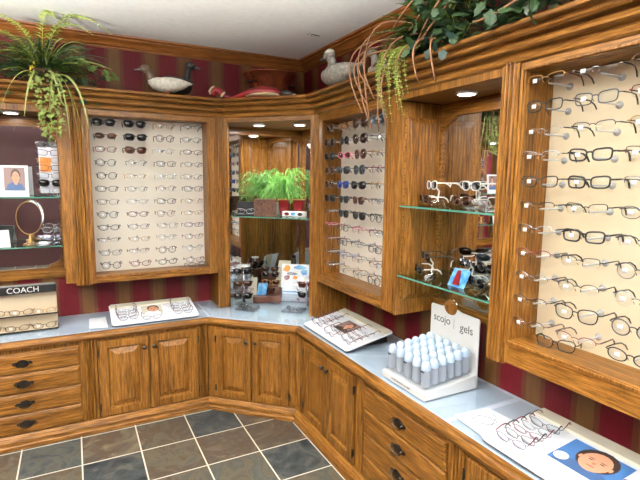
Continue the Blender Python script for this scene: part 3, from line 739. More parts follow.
# ------------------------------------------------------------------ counter displays
def portrait(parent, w_, h_, loc, shirt, bg, flip=1, badge=False, fs=1.0):
    """printed photograph lying in local xy, +z up"""
    pr = MB()
    z = .0012
    def disc(cx, cy, a, b, zz, mi, n=18, a0=0, a1=2*PI):
        pr.cur = mi; k = pr.verts([(cx+a*math.cos(a0+(a1-a0)*i/n), cy+b*math.sin(a0+(a1-a0)*i/n), zz) for i in range(n)]); pr.face(range(k, k+n))
    pr.cur = 0; pr.box(-w_/2, w_/2, -h_/2, h_/2, 0, z)
    fx = flip*w_*.06
    sh_ = [(-.46*w_, -.499*h_), (.46*w_, -.499*h_), (.36*w_, -.26*h_), (.10*w_, -.12*h_), (-.10*w_, -.12*h_), (-.36*w_, -.26*h_)]
    pr.cur = 1; k = pr.verts([(a+fx*.3, b, z+.0002) for a, b in sh_]); pr.face(range(k, k+6))
    F_ = fs
    disc(fx, .13*h_, .235*w_*F_, .31*h_*F_, z+.0004, 2)
    pr.cur = 3; k = pr.verts([(fx-.07*w_, -.25*h_, z+.0005), (fx+.07*w_, -.25*h_, z+.0005), (fx+.08*w_, 0, z+.0005), (fx-.08*w_, 0, z+.0005)]); pr.face(range(k, k+4))
    disc(fx, .06*h_, .175*w_*F_, .27*h_*F_, z+.0006, 3)
    for sx in (-1, 1):
        disc(fx+sx*.07*w_*F_, .09*h_, .03*w_*F_, .014*h_*F_, z+.0008, 2, 8); disc(fx+sx*.07*w_*F_, .15*h_, .045*w_*F_, .010*h_*F_, z+.0008, 2, 8)
        disc(fx+sx*.185*w_*F_, .05*h_, .02*w_*F_, .05*h_*F_, z+.0005, 3, 8)
    disc(fx, -.0*h_, .022*w_*F_, .035*h_*F_, z+.0008, 5, 8); disc(fx, -.09*h_*F_, .055*w_*F_, .014*h_*F_, z+.0008, 4, 10)
    if badge: disc(-.36*w_*flip, -.28*h_, .12*w_, .15*h_, z+.001, 6)
    o = pr.build('portrait_photo', [bg, shirt, 'hair', 'skin', 'lips', 'skin_shade', 'paper'], parent); o.location = loc
    return o
mat('skin_shade', s2l(160, 104, 84), .6); mat('teal_bg', s2l(60, 100, 150), .5); mat('plum_bg', s2l(120, 96, 92), .5)

def tray(label, loc, rz, W, Dp, rise, photo, clusters, gname):
    """sloping white display mat; local x along its front, y to the back; origin at the front middle"""
    t = thing('frame_tray', label, 'display tray', loc, rz)
    ang = math.atan2(rise, Dp); hw = W/2; r_ = .02
    e = bpy.data.objects.new('tray_board', None)
    bpy.data.objects.remove(e)
    def outline(o): 
        P = []
        for cx, cy, a0 in ((hw-r_, r_, -PI/2), (hw-r_, Dp-r_*.5, 0), (-hw+r_, Dp-r_*.5, PI/2), (-hw+r_, r_, PI)):
            for k in range(5): P.append((cx+(r_-o)*math.cos(a0+k*PI/8), cy+(r_ if cy < Dp/2 else r_*.5)*math.sin(a0+k*PI/8)*(1)))
        return P
    cs, sn = math.cos(ang), math.sin(ang)
    T = lambda x, y, z: (x, y*cs-z*sn, y*sn+z*cs)
    b1 = MB(); P = outline(0); b1.loft([[T(x, y, .004) for x, y in P], [T(x, y, .010) for x, y in P]]); bd = b1.build('mat_board', 'paper', t)
    b2 = MB(); b2.loft([[T(x, y, -.0) for x, y in P], [T(x, y, .0038) for x, y in P]])
    # wedge supports
    for sx in (-1, 1): 
        q = sx*hw*.8; b2.loft([[(q-.01, .05, 0), (q-.01, Dp*cs-.01, 0), (q-.01, Dp*cs-.01, Dp*sn-.001), (q-.01, .05, .05*sn)], [(q+.01, .05, 0), (q+.01, Dp*cs-.01, 0), (q+.01, Dp*cs-.01, Dp*sn-.001), (q+.01, .05, .05*sn)]])
    b2.build('tray_base', 'black', t)
    b3 = MB(); b3.loft([[T(x, y, .0102) for x, y in ((-hw+.01, Dp-.062), (hw-.01, Dp-.062), (hw-.01, Dp-.004), (-hw+.01, Dp-.004))], [T(x, y, .018) for x, y in ((-hw+.01, Dp-.056), (hw-.01, Dp-.056), (hw-.01, Dp-.004), (-hw+.01, Dp-.004))]])
    b3.build('card_strip', 'tan_card', t)
    pp = portrait(t, photo[2], photo[3], T(photo[0], photo[1], .0104), photo[4], photo[5], 1, photo[6], photo[8] if len(photo) > 8 else 1.0); pp.rotation_euler = (ang, 0, photo[7])
    # frames lying on the board, nested in rows
    Mx = Matrix.Translation(Vector(loc)) @ Matrix.Rotation(rz, 4, 'Z')
    for (cx, cy, n, dy, where, rr) in clusters:
        for k in range(n):
            y = cy+dy*k
            p = Mx @ Vector(T(cx+rnd.uniform(-.004, .004), y, .026))
            fc = ['plum', 'gunmetal', 'wine', 'silver', 'gunmetal', 'wine'][k % 6]
            e_ = eyewear('rimless %s glasses, %s of the %s on the %s' % (CN[fc], ['front pair', 'second pair', 'third pair', 'fourth pair', 'rear pair'][min(k, 4)], where, gname), p, 0,
                    ['oval', 'rect', 'slim'][k % 3], 'thin', fc, 'clear_lens', ['wine', 'black'][k % 2], group='rimless frames on the display trays', tl=.075)
            e_.matrix_world = Matrix.Translation(p) @ Matrix.Rotation(rz, 4, 'Z') @ Matrix.Rotation(ang, 4, 'X') @ Matrix.Rotation(rr, 4, 'Z') @ Matrix.Rotation(R(8), 4, 'X') @ Matrix.Scale(.92, 4)
    return t
zt_ = CT+.008
tray('white tilted mat with a small portrait and rimless frames, by the back wall', (-1.238, -.425, zt_), 0, .54, .30, .055,
     (-.01, .165, .13, .125, 'flyer_white', 'tan_card', False, 0, 1.25), [(-.17, .05, 4, .040, 'left cluster', .1), (-.03, .022, 1, .04, 'middle', .0), (.17, .05, 4, .040, 'right cluster', -.1)], 'back wall tray')
tray('white tilted mat with a dark portrait, on the right worktop beside the corner', onR(1.165, .420, zt_), RR, .54, .315, .062,
     (.0, .17, .15, .12, 'hair', 'plum_bg', False, 0), [(-.17, .05, 4, .042, 'left cluster', .1), (.02, .03, 2, .045, 'middle', .0), (.18, .05, 4, .042, 'right cluster', -.1)], 'corner side tray')
tray('large white mat with a blue portrait and rimless frames, nearest on the right worktop', onR(2.66, .422, zt_), RR, .56, .335, .034,
     (.015, .18, .20, .155, 'navy', 'teal_bg', True, 0, 1.35), [(-.185, .05, 5, .042, 'left cluster', .12), (.20, .02, 3, .034, 'right cluster', -.05)], 'near tray')
# loose sheets on the worktop
def sheet_paper(label, pts, z=zt_):
    o = MB().zprism(pts, z, z+.0012).build('paper_sheet', 'paper'); tag(o, label, 'paper'); return o
sheet_paper('white paper sheet on the worktop beside the back wall tray', [(-1.635, -.40), (-1.530, -.425), (-1.53, -.175), (-1.63, -.17)])
cd = thing('info_card', 'white card printed with a line drawing of a frame, left of the near tray', 'card', (0, 0, zt_))
MB().zprism([(-.385, -2.205), (-.400, -2.375), (-.205, -2.345), (-.215, -2.222)], 0, .002).build('card', 'paper', cd)
ld = MB()
ld.tube([(-.335, -2.26, .0028), (-.34, -2.30, .0028), (-.31, -2.33, .0028), (-.275, -2.325, .0028), (-.27, -2.29, .0028), (-.30, -2.25, .0028), (-.335, -2.26, .0028)], .0008, 4)
ld.tube([(-.31, -2.33, .0028), (-.25, -2.30, .0028), (-.235, -2.27, .0028)], .0008, 4)
ld.build('line_drawing', 'ink', cd)

# tiered brand display at the left end of the worktop
t = thing('counter_display', 'two-tier cream counter display with a black COACH header, left end of the worktop', 'display stand', (-2.02, -.27, zt_))
hw = .215
MB().box(-hw, hw, .035, .055, 0, .225).box(-hw, hw, -.03, .055, 0, .008).box(-hw, hw, -.02, .035, .094, .100).build('stand', 'board_tan', t, bevel=.001)
MB().box(-hw, hw, -.034, -.030, 0, .008).box(-hw, hw, -.024, -.020, .093, .101).box(hw, hw+.004, -.03, .055, 0, .01).box(hw, hw+.004, -.02, .055, .092, .102).build('edge_trim', 'black', t)
hd = MB().box(-hw-.002, hw+.002, -.005, .058, .226, .273).build('header', 'black', t)
text_part('lettering', 'COACH', .046, 'white_plastic', hd, (.045, -.0056, .249), (R(90), 0, 0), .0004)
for k, (dx, dz, fc, where) in enumerate([(-.115, .112, 'brown', 'upper tier left'), (.03, .112, 'tortoise', 'upper tier middle'), (.155, .108, 'gold_metal', 'upper tier right'), (-.14, .020, 'wine', 'lower tier left'), (.005, .020, 'tortoise', 'lower tier middle'), (.145, .020, 'gunmetal', 'lower tier right')]):
    if where == 'upper tier right': dx = .150
    eyewear('%s glasses on the black-headed counter display, %s' % (CN[fc], where), (-2.02+dx, -.278 if dz > .05 else -.288, zt_+dz+.004), .12, 'oval', 'full', fc, 'clear_lens', tagged=True, group='glasses on the two-tier counter display', tl=.045)

# white reading-glasses display
t = thing('reader_display', 'white acrylic counter display with an upright sign reading scojo gels', 'display stand', onR(1.912, .27, zt_), RR)
bw = .152   # half width along the wall; local -y to the room
MB().loft([[(-bw, -.145, 0), (bw, -.145, 0), (bw, .150, 0), (-bw, .150, 0)], [(-bw, -.145, .030), (bw, -.145, .030), (bw, .150, .062), (-bw, .150, .062)]]).build('plinth', 'white_plastic', t, bevel=.002)
MB().loft([[(-bw+.012, -.133, .031), (bw-.012, -.133, .031), (bw-.012, .120, .0585), (-bw+.012, .120, .0585)], [(-bw+.012, -.133, .045), (bw-.012, -.133, .045), (bw-.012, .120, .0725), (-bw+.012, .120, .0725)]]).build('tube_tray', 'clear_acrylic', t)
text_part('lettering', 'SCOJO READING GLASSES', .0115, 'ink', t, (-.01, -.1456, .016), (R(90), 0, 0), .0003)
out = [(-bw-.012, 0), (bw, 0), (bw, .308)]
nx, nr = -.03, .046   # round finger hole bites the top edge
out += [(bw-.006, .316), (nx+nr+.02, .320)]
for k in range(9): a = PI*k/8; out.append((nx+nr*math.cos(a)*.95, .326-.036*math.sin(a)))
out += [(nx-nr-.02, .320), (-bw-.006, .320), (-bw-.012, .312)]
sg = MB().yprism(out, .152, .158).build('sign_panel', 'white_plastic', t)
text_part('lettering', 'scojo', .054, 'ink', sg, (-.084, .1515, .258), (R(90), 0, 0), .0004)
text_part('lettering', 'gels', .054, 'ink', sg, (.078, .1515, .250), (R(90), 0, 0), .0004)
MB().box(-.003, -.0015, .1508, .1515, .230, .280).build('divider_line', 'ink', sg)
MB().loft([[(-.03+.044*math.cos(2*PI*k/24), y, .330+.038*math.sin(2*PI*k/24)) for k in range(24)] for y in (.1525, .1575)]).build('round_mirror', 'mirror', sg)
ntx, nty = 5, 6
for i in range(nty):
    for j in range(ntx):
        x = -bw+.034+j*.0590; y = -.112+i*.0445; z = .0475+(y+.133)*.1085
        lab = 'clear tube of folded readers, %s of the %s row in the white display' % (['leftmost', 'second', 'middle', 'fourth', 'rightmost'][j], ['front', 'second', 'third', 'fourth', 'fifth', 'rear'][i])
        wl = Matrix.Translation(Vector(onR(1.912, .27, zt_))) @ Matrix.Rotation(RR, 4, 'Z')
        tb = thing('reader_tube', lab, 'eyeglass tube', wl @ Vector((x, y, z)), RR, 'tubes of readers in the white display')
        if (i, j) == (0, 0):
            p0 = [MB().lathe([(.019, 0), (.0205, .004), (.0205, .084), (.019, .088)], (0, 0, 0), 12).build('tube', 'tube_plastic', tb, True),
                  MB().lathe([(.0208, .072), (.0215, .076), (.0215, .090), (.0190, .100), (.0145, .108), (.008, .112), (.001, .113)], (0, 0, 0), 12).build('cap', 'tube_cap', tb, True) if 'tube_cap' in M else None,
                  MB().box(-.011, .011, -.003, .003, .006, .070).tube([(-.012, 0, .01), (-.006, -.006, .04), (-.012, 0, .068)], .0022, 5).tube([(.006, .003, .01), (.004, .002, .05), (.006, -.002, .075)], .0014, 5).build('folded_readers', 'reader_grey', tb),
                  MB().box(-.009, .009, -.0222, -.0190, .064, .070).build('label_sticker', 'black', tb)]
            tubes0 = p0
        else:
            for q in tubes0:
                if q.name.startswith('label') and (i > 0 or j % 2): continue
                c_ = q.copy(); C.objects.link(c_); c_.parent = tb

# ------------------------------------------------------------------ corner display contents
SH = 1.2925
def basketbox(): pass
t = thing('glasses_stand', 'small black stand holding a silver pair of glasses, left on the corner glass shelf', 'display stand', (-.60, -.305, SH), -.4)
MB().box(-.065, .065, -.03, .045, 0, .012).build('base', 'matte_black', t); MB().loft([[(-.062, .02, .012), (.062, .02, .012), (.062, .028, .012), (-.062, .028, .012)], [(-.062, .045, .098), (.062, .045, .098), (.062, .052, .098), (-.062, .052, .098)]]).build('back_panel', 'matte_black', t)
eyewear('silver glasses leaning on the small black stand in the corner display', (-.605, -.325, SH+.034), -.4, 'rect', 'full', 'silver', 'clear_lens', tl=.04)
t = thing('woven_box', 'brown woven square box in the middle of the corner glass shelf', 'box', (-.470, -.355, SH), R(-22))
MB().box(-.074, .074, -.012, .055, 0, .112).build('box', 'woven_brown', t)
e_ = MB(); e_.box(-.079, .079, -.016, .058, .112, .118).box(-.080, -.074, -.017, -.010, 0, .118).box(.074, .080, -.017, -.010, 0, .118).build('rim', 'tortoise', t)
for k, (px, py, wh) in enumerate([(-.325, -.372, 'left'), (-.235, -.430, 'right')]):
    t = thing('red_vase', 'deep red square vase on the corner glass shelf, %s of the pair' % wh, 'vase', (px, py, SH+.0), R(-40), 'red vases on the corner shelf')
    MB().loft([[(x*s_, y*s_, z) for x, y in ((-1, -1), (1, -1), (1, 1), (-1, 1))] for s_, z in ((.026, 0), (.032, .05), (.038, .115), (.030, .115), (.026, .02))]).build('body', 'deep_red', t, bevel=.003)
    MB().loft([[(x*s_, y*s_, z) for x, y in ((-1, -1), (1, -1), (1, 1), (-1, 1))] for s_, z in ((.0385, .112), (.0395, .118), (.031, .118), (.030, .112))]).build('rim', 'gold_metal', t)
t = thing('glasses_stand', 'low white stand with a patterned front, right on the corner glass shelf', 'display stand', (-.300, -.48, SH), R(-46))
MB().box(-.085, .085, -.012, .035, 0, .034).build('base', 'white_plastic', t, bevel=.002)
for k in (-.05, 0, .05): MB().loft([[(k+.018*math.cos(2*PI*a/12), y, .017+.012*math.sin(2*PI*a/12)) for a in range(12)] for y in (-.0135, -.0122)]).build('pattern_spot', ['deep_red', 'blue_flyer', 'gunmetal'][int(k*20+1)], t)

# revolving glasses tower, left
def tower(label, x, y, h, tiers, cols, s=1.0, gnm=''):
    t = thing('glasses_tower', label, 'display stand', (x, y, zt_), 0)
    MB().lathe([(.001, 0), (.070*s, 0), (.072*s, .006), (.055*s, .012), (.012, .018), (.001, .018)], n=24).build('base', 'clear_acrylic', t, True)
    MB().lathe([(.010, .018), (.010, h)], n=10).build('column', 'silver', t, True)
    MB().lathe([(.001, h), (.052*s, h), (.054*s, h+.004), (.054*s, h+.010), (.001, h+.012)], n=24).build('top_disc', 'white_plastic', t, True)
    for k in range(tiers):
        z = .045+k*(h-.055)/tiers
        MB().lathe([(.011, z), (.030*s, z), (.030*s, z+.004), (.011, z+.004)], n=16).build('tier', 'clear_acrylic', t, True)
        fc, ln = cols[k % len(cols)]
        eyewear(gl('%s tier of the %s' % (ORD[k] if k else 'lowest', gnm), fc, ln), (x-.018, y-.040*s, zt_+z+.026), R(-35 if k % 2 else -15), 'wayfarer' if ln != 'clear_lens' else 'rect', 'thick' if ln != 'clear_lens' else 'full', fc, ln, tl=.05, group='glasses on the '+gnm)
tower('tall glasses tower with a white top disc at the left of the corner display', -.600, -.255, .285, 5, [('black', 'lens_dark'), ('wine', 'clear_lens'), ('brown', 'lens_brown'), ('silver', 'clear_lens'), ('black', 'lens_dark')], .9, 'tall tower')
# stepped stand of sunglasses in the middle rear
t = thing('glasses_riser', 'stepped brown riser leaning back in the middle of the corner display', 'display stand', (-.36, -.15, zt_), R(-25))
MB().zprism([(-.07, -.02), (.07, -.02), (.07, .05), (-.07, .05)], 0, .10).build('lower_step', 'tortoise', t, bevel=.002)
MB().zprism([(-.06, .02), (.06, .02), (.06, .05), (-.06, .05)], .1005, .19).build('upper_step', 'tortoise', t, bevel=.002)
for k, (dx, dy, z, fc) in enumerate([(-.005, -.045, .075, 'tortoise'), (.0, -.03, .130, 'gold_metal'), (.005, .0, .185, 'brown'), (.01, .02, .225, 'black')]):
    eyewear(gl('%s on the brown riser' % ['lowest', 'second', 'third', 'highest'][k], fc, 'lens_brown' if k % 2 else 'lens_dark'), (-.36+dx, -.165+dy, zt_+z), R(-25), 'wayfarer', 'thick', fc, 'lens_brown' if k % 2 else 'lens_dark', tl=.03, group='sunglasses on the brown riser')
# leaflet rack, dark box, cards
t = thing('leaflet_holder', 'clear leaflet holder with a white, blue and orange flyer in the corner display', 'leaflet', (-.235, -.335, zt_), R(-36))
t.scale = (1.25, 1.25, 1.15)
sl = MB(); sl.loft([[(-.085, 0, 0), (.085, 0, 0), (.085, .006, 0), (-.085, .006, 0)], [(-.085, .07, .235), (.085, .07, .235), (.085, .076, .235), (-.085, .076, .235)]]).build('flyer', 'flyer_white', t)
rs = random.Random(5)
def patch(x, z, a, b, mt, ang=0):
    y = .07*z/.235-.0012
    pts = [(x+a*math.cos(q+ang)*(.8+.4*rs.random()), z+b*math.sin(q+ang)*(.8+.4*rs.random())) for q in [2*PI*i/7 for i in range(7)]]
    MB().loft([[(px, .07*pz/.235-.0008, pz) for px, pz in pts], [(px, .07*pz/.235-.0018, pz) for px, pz in pts]]).build('printed_spot', mt, t)
for a in [(-.055, .205, .022, .022, 'orange'), (.03, .215, .04, .014, 'blue_flyer'), (.055, .185, .022, .016, 'blue_flyer'), (-.02, .175, .04, .010, 'gunmetal'), (0, .150, .016, .012, 'orange'), (-.05, .150, .02, .014, 'wine'), (.04, .140, .02, .012, 'silver'), (-.01, .06, .07, .004, 'blue_flyer'), (.02, .105, .03, .007, 'silver')]: patch(*a)
MB().box(-.09, .09, -.03, -.001, 0, .05).build('acrylic_pocket', 'clear_acrylic', t)
t = thing('case_box', 'long dark brown glasses case box at the front of the corner counter', 'box', (-.425, -.275, zt_), R(-20))
MB().box(-.105, .105, -.02, .03, 0, .052).build('box', 'woven_dark' if 'woven_dark' in M else 'tortoise', t, bevel=.002)
MB().box(.035, .095, -.0215, -.0202, .008, .046).build('silver_plate', 'silver', t)
MB().lathe([(.009, 0), (.009, .002)], n=12).build('emblem', 'tag_white', t)
t.children[-1].location = (.0, -.0215, .027); t.children[-1].rotation_euler = (R(90), 0, 0)
t = thing('case_box', 'small dark square box standing behind the long brown box in the corner', 'box', (-.335, -.285, zt_), R(-20))
MB().box(-.026, .026, .02, .06, 0, .098).build('box', 'tortoise', t, bevel=.002); MB().box(-.020, .020, .0185, .0198, .055, .090).build('label_plate', 'brown', t)
o = MB().loft([[(-.04, 0, 0), (.035, 0, 0), (.035, .002, 0), (-.04, .002, 0)], [(-.015, .03, .13), (.055, .03, .13), (.055, .032, .13), (-.015, .032, .13)]]).build('blue_card', 'blue_flyer'); tag(o, 'bright blue card leaning in the middle of the corner display', 'card'); o.location = (-.455, -.205, zt_); o.rotation_euler = (0, 0, R(-30))
o = MB().loft([[(-.035, 0, 0), (.035, 0, 0), (.035, .002, 0), (-.035, .002, 0)], [(-.02, .03, .17), (.05, .03, .17), (.05, .032, .17), (-.02, .032, .17)]]).build('price_card', 'tan_card'); tag(o, 'pale upright card beside the tall glasses tower', 'card'); o.location = (-.51, -.17, zt_); o.rotation_euler = (0, 0, R(-10))
o = MB().loft([[(-.045, 0, 0), (.05, 0, 0), (.05, .003, 0), (-.045, .003, 0)], [(-.005, .05, .29), (.09, .05, .29), (.09, .053, .29), (-.005, .053, .29)]]).build('grey_card', 'tan_card'); tag(o, 'tall grey-green card leaning behind the flyer in the corner display', 'card'); o.location = (-.30, -.195, zt_); o.rotation_euler = (0, 0, R(-35))
for k, (x, y, lb) in enumerate([(-.625, -.400, 'left front'), (-.345, -.585, 'right front')]):
    t = thing('crystal_tray', 'small clear cut-glass tray on the corner counter, at the %s' % lb, 'tray', (x, y, zt_), R(-45), 'clear trays on the corner counter')
    MB().box(-.075, .075, -.05, .05, 0, .004).box(-.075, .075, -.05, -.046, .004, .016).box(-.075, .075, .046, .05, .004, .016).box(-.075, -.071, -.046, .046, .004, .016).box(.071, .075, -.046, .046, .004, .016).build('dish', 'clear_acrylic', t)
    eyewear('rimless glasses lying in the %s clear tray of the corner counter' % lb, (x, y-.02, zt_+.022), R(-45), 'oval', 'thin', 'gunmetal', 'clear_lens', tl=.045)
tower('slim glasses tower against the right post of the corner display', -.225, -.560, .20, 4, [('wine', 'clear_lens'), ('black', 'lens_dark'), ('silver', 'clear_lens'), ('wine', 'lens_brown')], .6, 'slim tower')

# ------------------------------------------------------------------ glass shelves of the right niche
def acr_stand(x, y, z, rz, label, w_=.12, d_=.07):
    t = thing('acrylic_stand', label, 'display stand', (x, y, z), rz)
    MB().loft([[(-w_/2, -d_/2, 0), (w_/2, -d_/2, 0), (w_/2, d_/2, 0), (-w_/2, d_/2, 0)], [(-w_/2*.8, -d_/2*.8, .022), (w_/2*.8, -d_/2*.8, .022), (w_/2*.8, d_/2*.8, .03), (-w_/2*.8, d_/2*.8, .03)]]).build('base', 'clear_acrylic', t, bevel=.003)
    MB().tube([(0, d_*.2, .026), (0, d_*.3, .07), (0, 0, .096)], .004, 8).tube([(-.03, 0, .096), (.03, 0, .096)], .003, 6).build('nose_rest', 'white_plastic', t)
    return t
zs = 1.4355; ZS2 = 1.0905
for (u, d_, z, lb, sh, fc, ln, rr) in [
    (1.775, .15, zs, 'left of the upper shelf', 'wrap', 'white_plastic', 'lens_dark', -.40), (2.03, .15, zs, 'right of the upper shelf', 'wrap', 'white_plastic', 'lens_dark', -.25),
    (1.775, .17, ZS2, 'left of the lower shelf', 'wrap', 'black', 'lens_brown', -.45), (1.965, .10, ZS2, 'middle of the lower shelf', 'wrap', 'silver', 'lens_grey', -.5), (2.13, .14, ZS2, 'right of the lower shelf', 'wrap', 'black', 'lens_dark', -.3)]:
    p = onR(u, d_, z)
    acr_stand(p[0], p[1], p[2], RR+rr, 'clear acrylic sunglasses stand at the %s in the right niche' % lb)
    q = Vector(p)+Vector((0, .03, .100))
    eyewear(gl('propped high at the %s of the right niche' % lb, fc, ln), q, RR+rr, sh, 'thick', fc, ln, name='sunglasses', cat='sunglasses', tl=.115, temple='white_plastic' if fc == 'silver' else None)
    q2 = Vector(p)+Vector((-.02, .06, .034))
    eyewear(gl('lying low at the %s of the right niche' % lb, 'brown' if z > 1.2 else 'black', 'lens_brown' if z > 1.2 else 'lens_dark'), q2, RR+rr, 'wrap', 'thick', 'brown' if z > 1.2 else 'black', 'lens_brown' if z > 1.2 else 'lens_dark', name='sunglasses', cat='sunglasses', tl=.09, temple='white_plastic')
o = MB().loft([[(-.05, 0, 0), (.05, 0, 0), (.05, .002, 0), (-.05, .002, 0)], [(-.05, .04, .075), (.05, .04, .075), (.05, .042, .075), (-.05, .042, .075)]]).build('promo_card', 'blue_flyer'); tag(o, 'small blue and white promotional card on the lower shelf of the right niche', 'card'); o.location = onR(1.99, .20, ZS2); o.rotation_euler = (0, 0, RR)
o = MB().loft([[(-.02, -.0015, .01), (.02, -.0015, .01), (.02, .0005, .01), (-.02, .0005, .01)], [(-.02, .0305, .07), (.0, .0305, .07), (.0, .0325, .07), (-.02, .0325, .07)]]).build('red_triangle', 'deep_red', o)

# ------------------------------------------------------------------ far left niche contents
zl1, zl2 = 1.4345, 1.1345
t = thing('photo_frame', 'white-edged photo of a person in a dark top, on the upper shelf far left', 'picture frame', (-1.99, -.20, zl1), 0, None, (R(-6), 0, 0))
MB().box(-.075, .075, 0, .008, 0, .185).build('frame', 'paper', t)
pp = portrait(t, .105, .135, (.005, -.0002, .105), 'navy', 'plum_bg'); pp.rotation_euler = (R(90), 0, 0)
MB().loft([[(-.02, .008, .001), (.02, .008, .001), (.02, .010, .001), (-.02, .010, .001)], [(-.02, .008, .12), (.02, .008, .12), (.02, .0085, .12), (-.02, .0085, .12)]]).build('strut', 'black', t)
t = thing('glasses_tower', 'upright clear rack of stacked glasses on the upper shelf, far left niche', 'display stand', (-1.80, -.15, zl1), 0)
MB().box(-.062, .062, .022, .028, 0, .34).box(-.065, .065, -.035, .035, 0, .006).build('back_plate', 'clear_acrylic', t)
MB().box(-.058, .050, .0135, .0165, .02, .30).build('white_card', 'paper', t)
MB().box(-.052, .005, .0105, .0125, .15, .235).build('orange_card', 'orange', t)
for k, (fc, ln) in enumerate([('silver', 'clear_lens'), ('black', 'lens_dark'), ('silver', 'clear_lens'), ('gunmetal', 'clear_lens'), ('gold_metal', 'clear_lens'), ('plum', 'clear_lens'), ('silver', 'clear_lens')]):
    eyewear(gl('%s on the clear rack in the far left niche' % ['lowest', 'second up', 'third up', 'fourth up', 'fifth up', 'sixth up', 'topmost'][k], fc, ln), (-1.80, -.175, zl1+.035+.046*k), R(8), 'wayfarer' if k == 1 else 'rect', 'thick' if k == 1 else 'full', fc, ln, tl=.03, group='glasses on the clear rack')
t = thing('oval_mirror', 'oval tabletop mirror on a gold stand, lower shelf of the far left niche', 'mirror', (-1.93, -.12, zl2), R(-4))
oc = (0, 0, .165)
MB().loft([[(.066*math.cos(2*PI*k/28), y, .165+.098*math.sin(2*PI*k/28)) for k in range(28)] for y in (-.004, .004)]).build('mirror', 'mirror', t)
MB().tube([(.068*math.cos(2*PI*k/28), 0, .165+.100*math.sin(2*PI*k/28)) for k in range(28)], .004, 6, True).build('rim', 'gold_metal', t, True)
MB().lathe([(.001, 0), (.042, 0), (.040, .006), (.014, .016), (.008, .03), (.008, .062), (.001, .062)], n=18).build('foot', 'gold_metal', t, True)
t = thing('glass_dish', 'shallow clear glass dish on the lower shelf of the far left niche', 'dish', (-1.865, -.195, zl2))
MB().lathe([(.001, 0), (.04, 0), (.085, .012), (.083, .015), (.04, .004), (.001, .004)], n=28).build('dish', 'clear_acrylic', t, True)
t = thing('glasses_stand', 'small stand of purple and silver glasses, lower shelf of the far left niche', 'display stand', (-1.80, -.12, zl2))
MB().lathe([(.001, 0), (.035, 0), (.03, .006), (.006, .01), (.006, .10), (.001, .10)], n=16).build('post', 'clear_acrylic', t, True)
for k, (fc, wh) in enumerate([('plum', 'lower'), ('silver', 'upper')]):
    eyewear('%s glasses, %s pair on the small stand in the far left niche' % (CN[fc], wh), (-1.80, -.14, zl2+.045+.045*k), R(10), 'oval', 'full', fc, 'clear_lens', tl=.03)
t = thing('tent_card', 'white folded card at the left edge on the lower niche shelf', 'card', (-2.085, -.17, zl2), R(15))
MB().loft([[(-.05, -.03, 0), (.05, -.03, 0), (.05, -.028, 0), (-.05, -.028, 0)], [(-.05, 0, .10), (.05, 0, .10), (.05, .002, .10), (-.05, .002, .10)]]).build('front_leaf', 'paper', t)
MB().loft([[(-.05, .032, 0), (.05, .032, 0), (.05, .034, 0), (-.05, .034, 0)], [(-.05, .0025, .099), (.05, .0025, .099), (.05, .0045, .099), (-.05, .0045, .099)]]).build('rear_leaf', 'black', t)

# ------------------------------------------------------------------ decoys and copper bowl on the cornice
TOP = 2.085
def duck(label, loc, rz, body, head, back, bill, scale=1.0, patchm=None, legs=True, hx=.13, hz=.155, cheek=None, wing=None, neck=None, backpatch=None):
    """decoy facing local +x, feet at z=0"""
    t = thing('duck_decoy', label, 'duck decoy', loc, rz)
    L = []
    for x, r1, r2, z in [(-.175, .006, .004, .095), (-.15, .022, .010, .090), (-.11, .040, .028, .078), (-.05, .056, .046, .070), (.01, .062, .052, .068), (.06, .056, .050, .070), (.10, .040, .038, .076), (.122, .018, .018, .084), (.128, .003, .003, .086)]:
        L.append([(x, r1*math.cos(2*PI*k/18), z+r2*math.sin(2*PI*k/18)*(1.0 if math.sin(2*PI*k/18) < 0 else .85)) for k in range(18)])
    b = MB().loft(L); bo = b.build('body', body, t, True)
    if backpatch:
        bp_ = []
        for x, r1, r2, z in [(-.178, .010, .006, .096), (-.15, .024, .016, .098), (-.11, .036, .024, .096), (-.05, .044, .030, .100), (.0, .038, .022, .106), (.04, .012, .006, .112)]:
            bp_.append([(x, r1*math.cos(2*PI*k/14), z+r2*math.sin(2*PI*k/14)) for k in range(14)])
        MB().loft(bp_).build('back', backpatch, t, True)
    # neck and head
    n_ = MB(); n_.tube([(hx-.055, 0, .080), (hx-.030, 0, .108), (hx-.022, 0, (hz+.11)/2), (hx-.010, 0, hz-.006)], [.034, .027, .021, .021], 12); n_.build('neck', neck or head, t, True)
    h = MB().ellipsoid((hx, 0, hz), .037, .025, .027, 14, 10).build('head', head, t, True)
    if cheek: MB().ellipsoid((hx-.002, 0, hz+.010), .031, .0235, .020, 14, 8).build('crown_patch', cheek, t, True)
    bl = MB(); bl.loft([[(x, w_*math.cos(2*PI*k/10), z+q*math.sin(2*PI*k/10)) for k in range(10)] for x, w_, q, z in ((hx+.025, .012, .012, hz-.004), (hx+.042, .011, .007, hz-.009), (hx+.062, .012, .004, hz-.013), (hx+.070, .006, .003, hz-.014))]); bl.build('bill', bill, h, True)
    for s_ in (-1, 1):
        MB().ellipsoid((hx+.012, s_*.0225, hz+.007), .004, .003, .004, 8, 5).build('eye', 'black' if head != 'duck_dark' else 'orange', h)
        wg = []
        for x, hh, y in [(-.165, .004, .014), (-.13, .016, .034), (-.08, .028, .051), (-.02, .034, .060), (.03, .030, .062), (.065, .014, .052), (.075, .003, .046)]:
            wg.append([(x, s_*(y*.78+.008*math.cos(2*PI*k/10)), .086+hh*.8*math.sin(2*PI*k/10)) for k in range(10)])
        MB().loft(wg).build('wing', wing or back, t, True)
        if legs: MB().tube([(-.0, s_*.022, .030), (.0, s_*.022, .004), (.025, s_*.026, .003)], [.005, .005, .004], 6).build('foot', 'leg_orange', t)
    t.scale = (scale,)*3
    return t
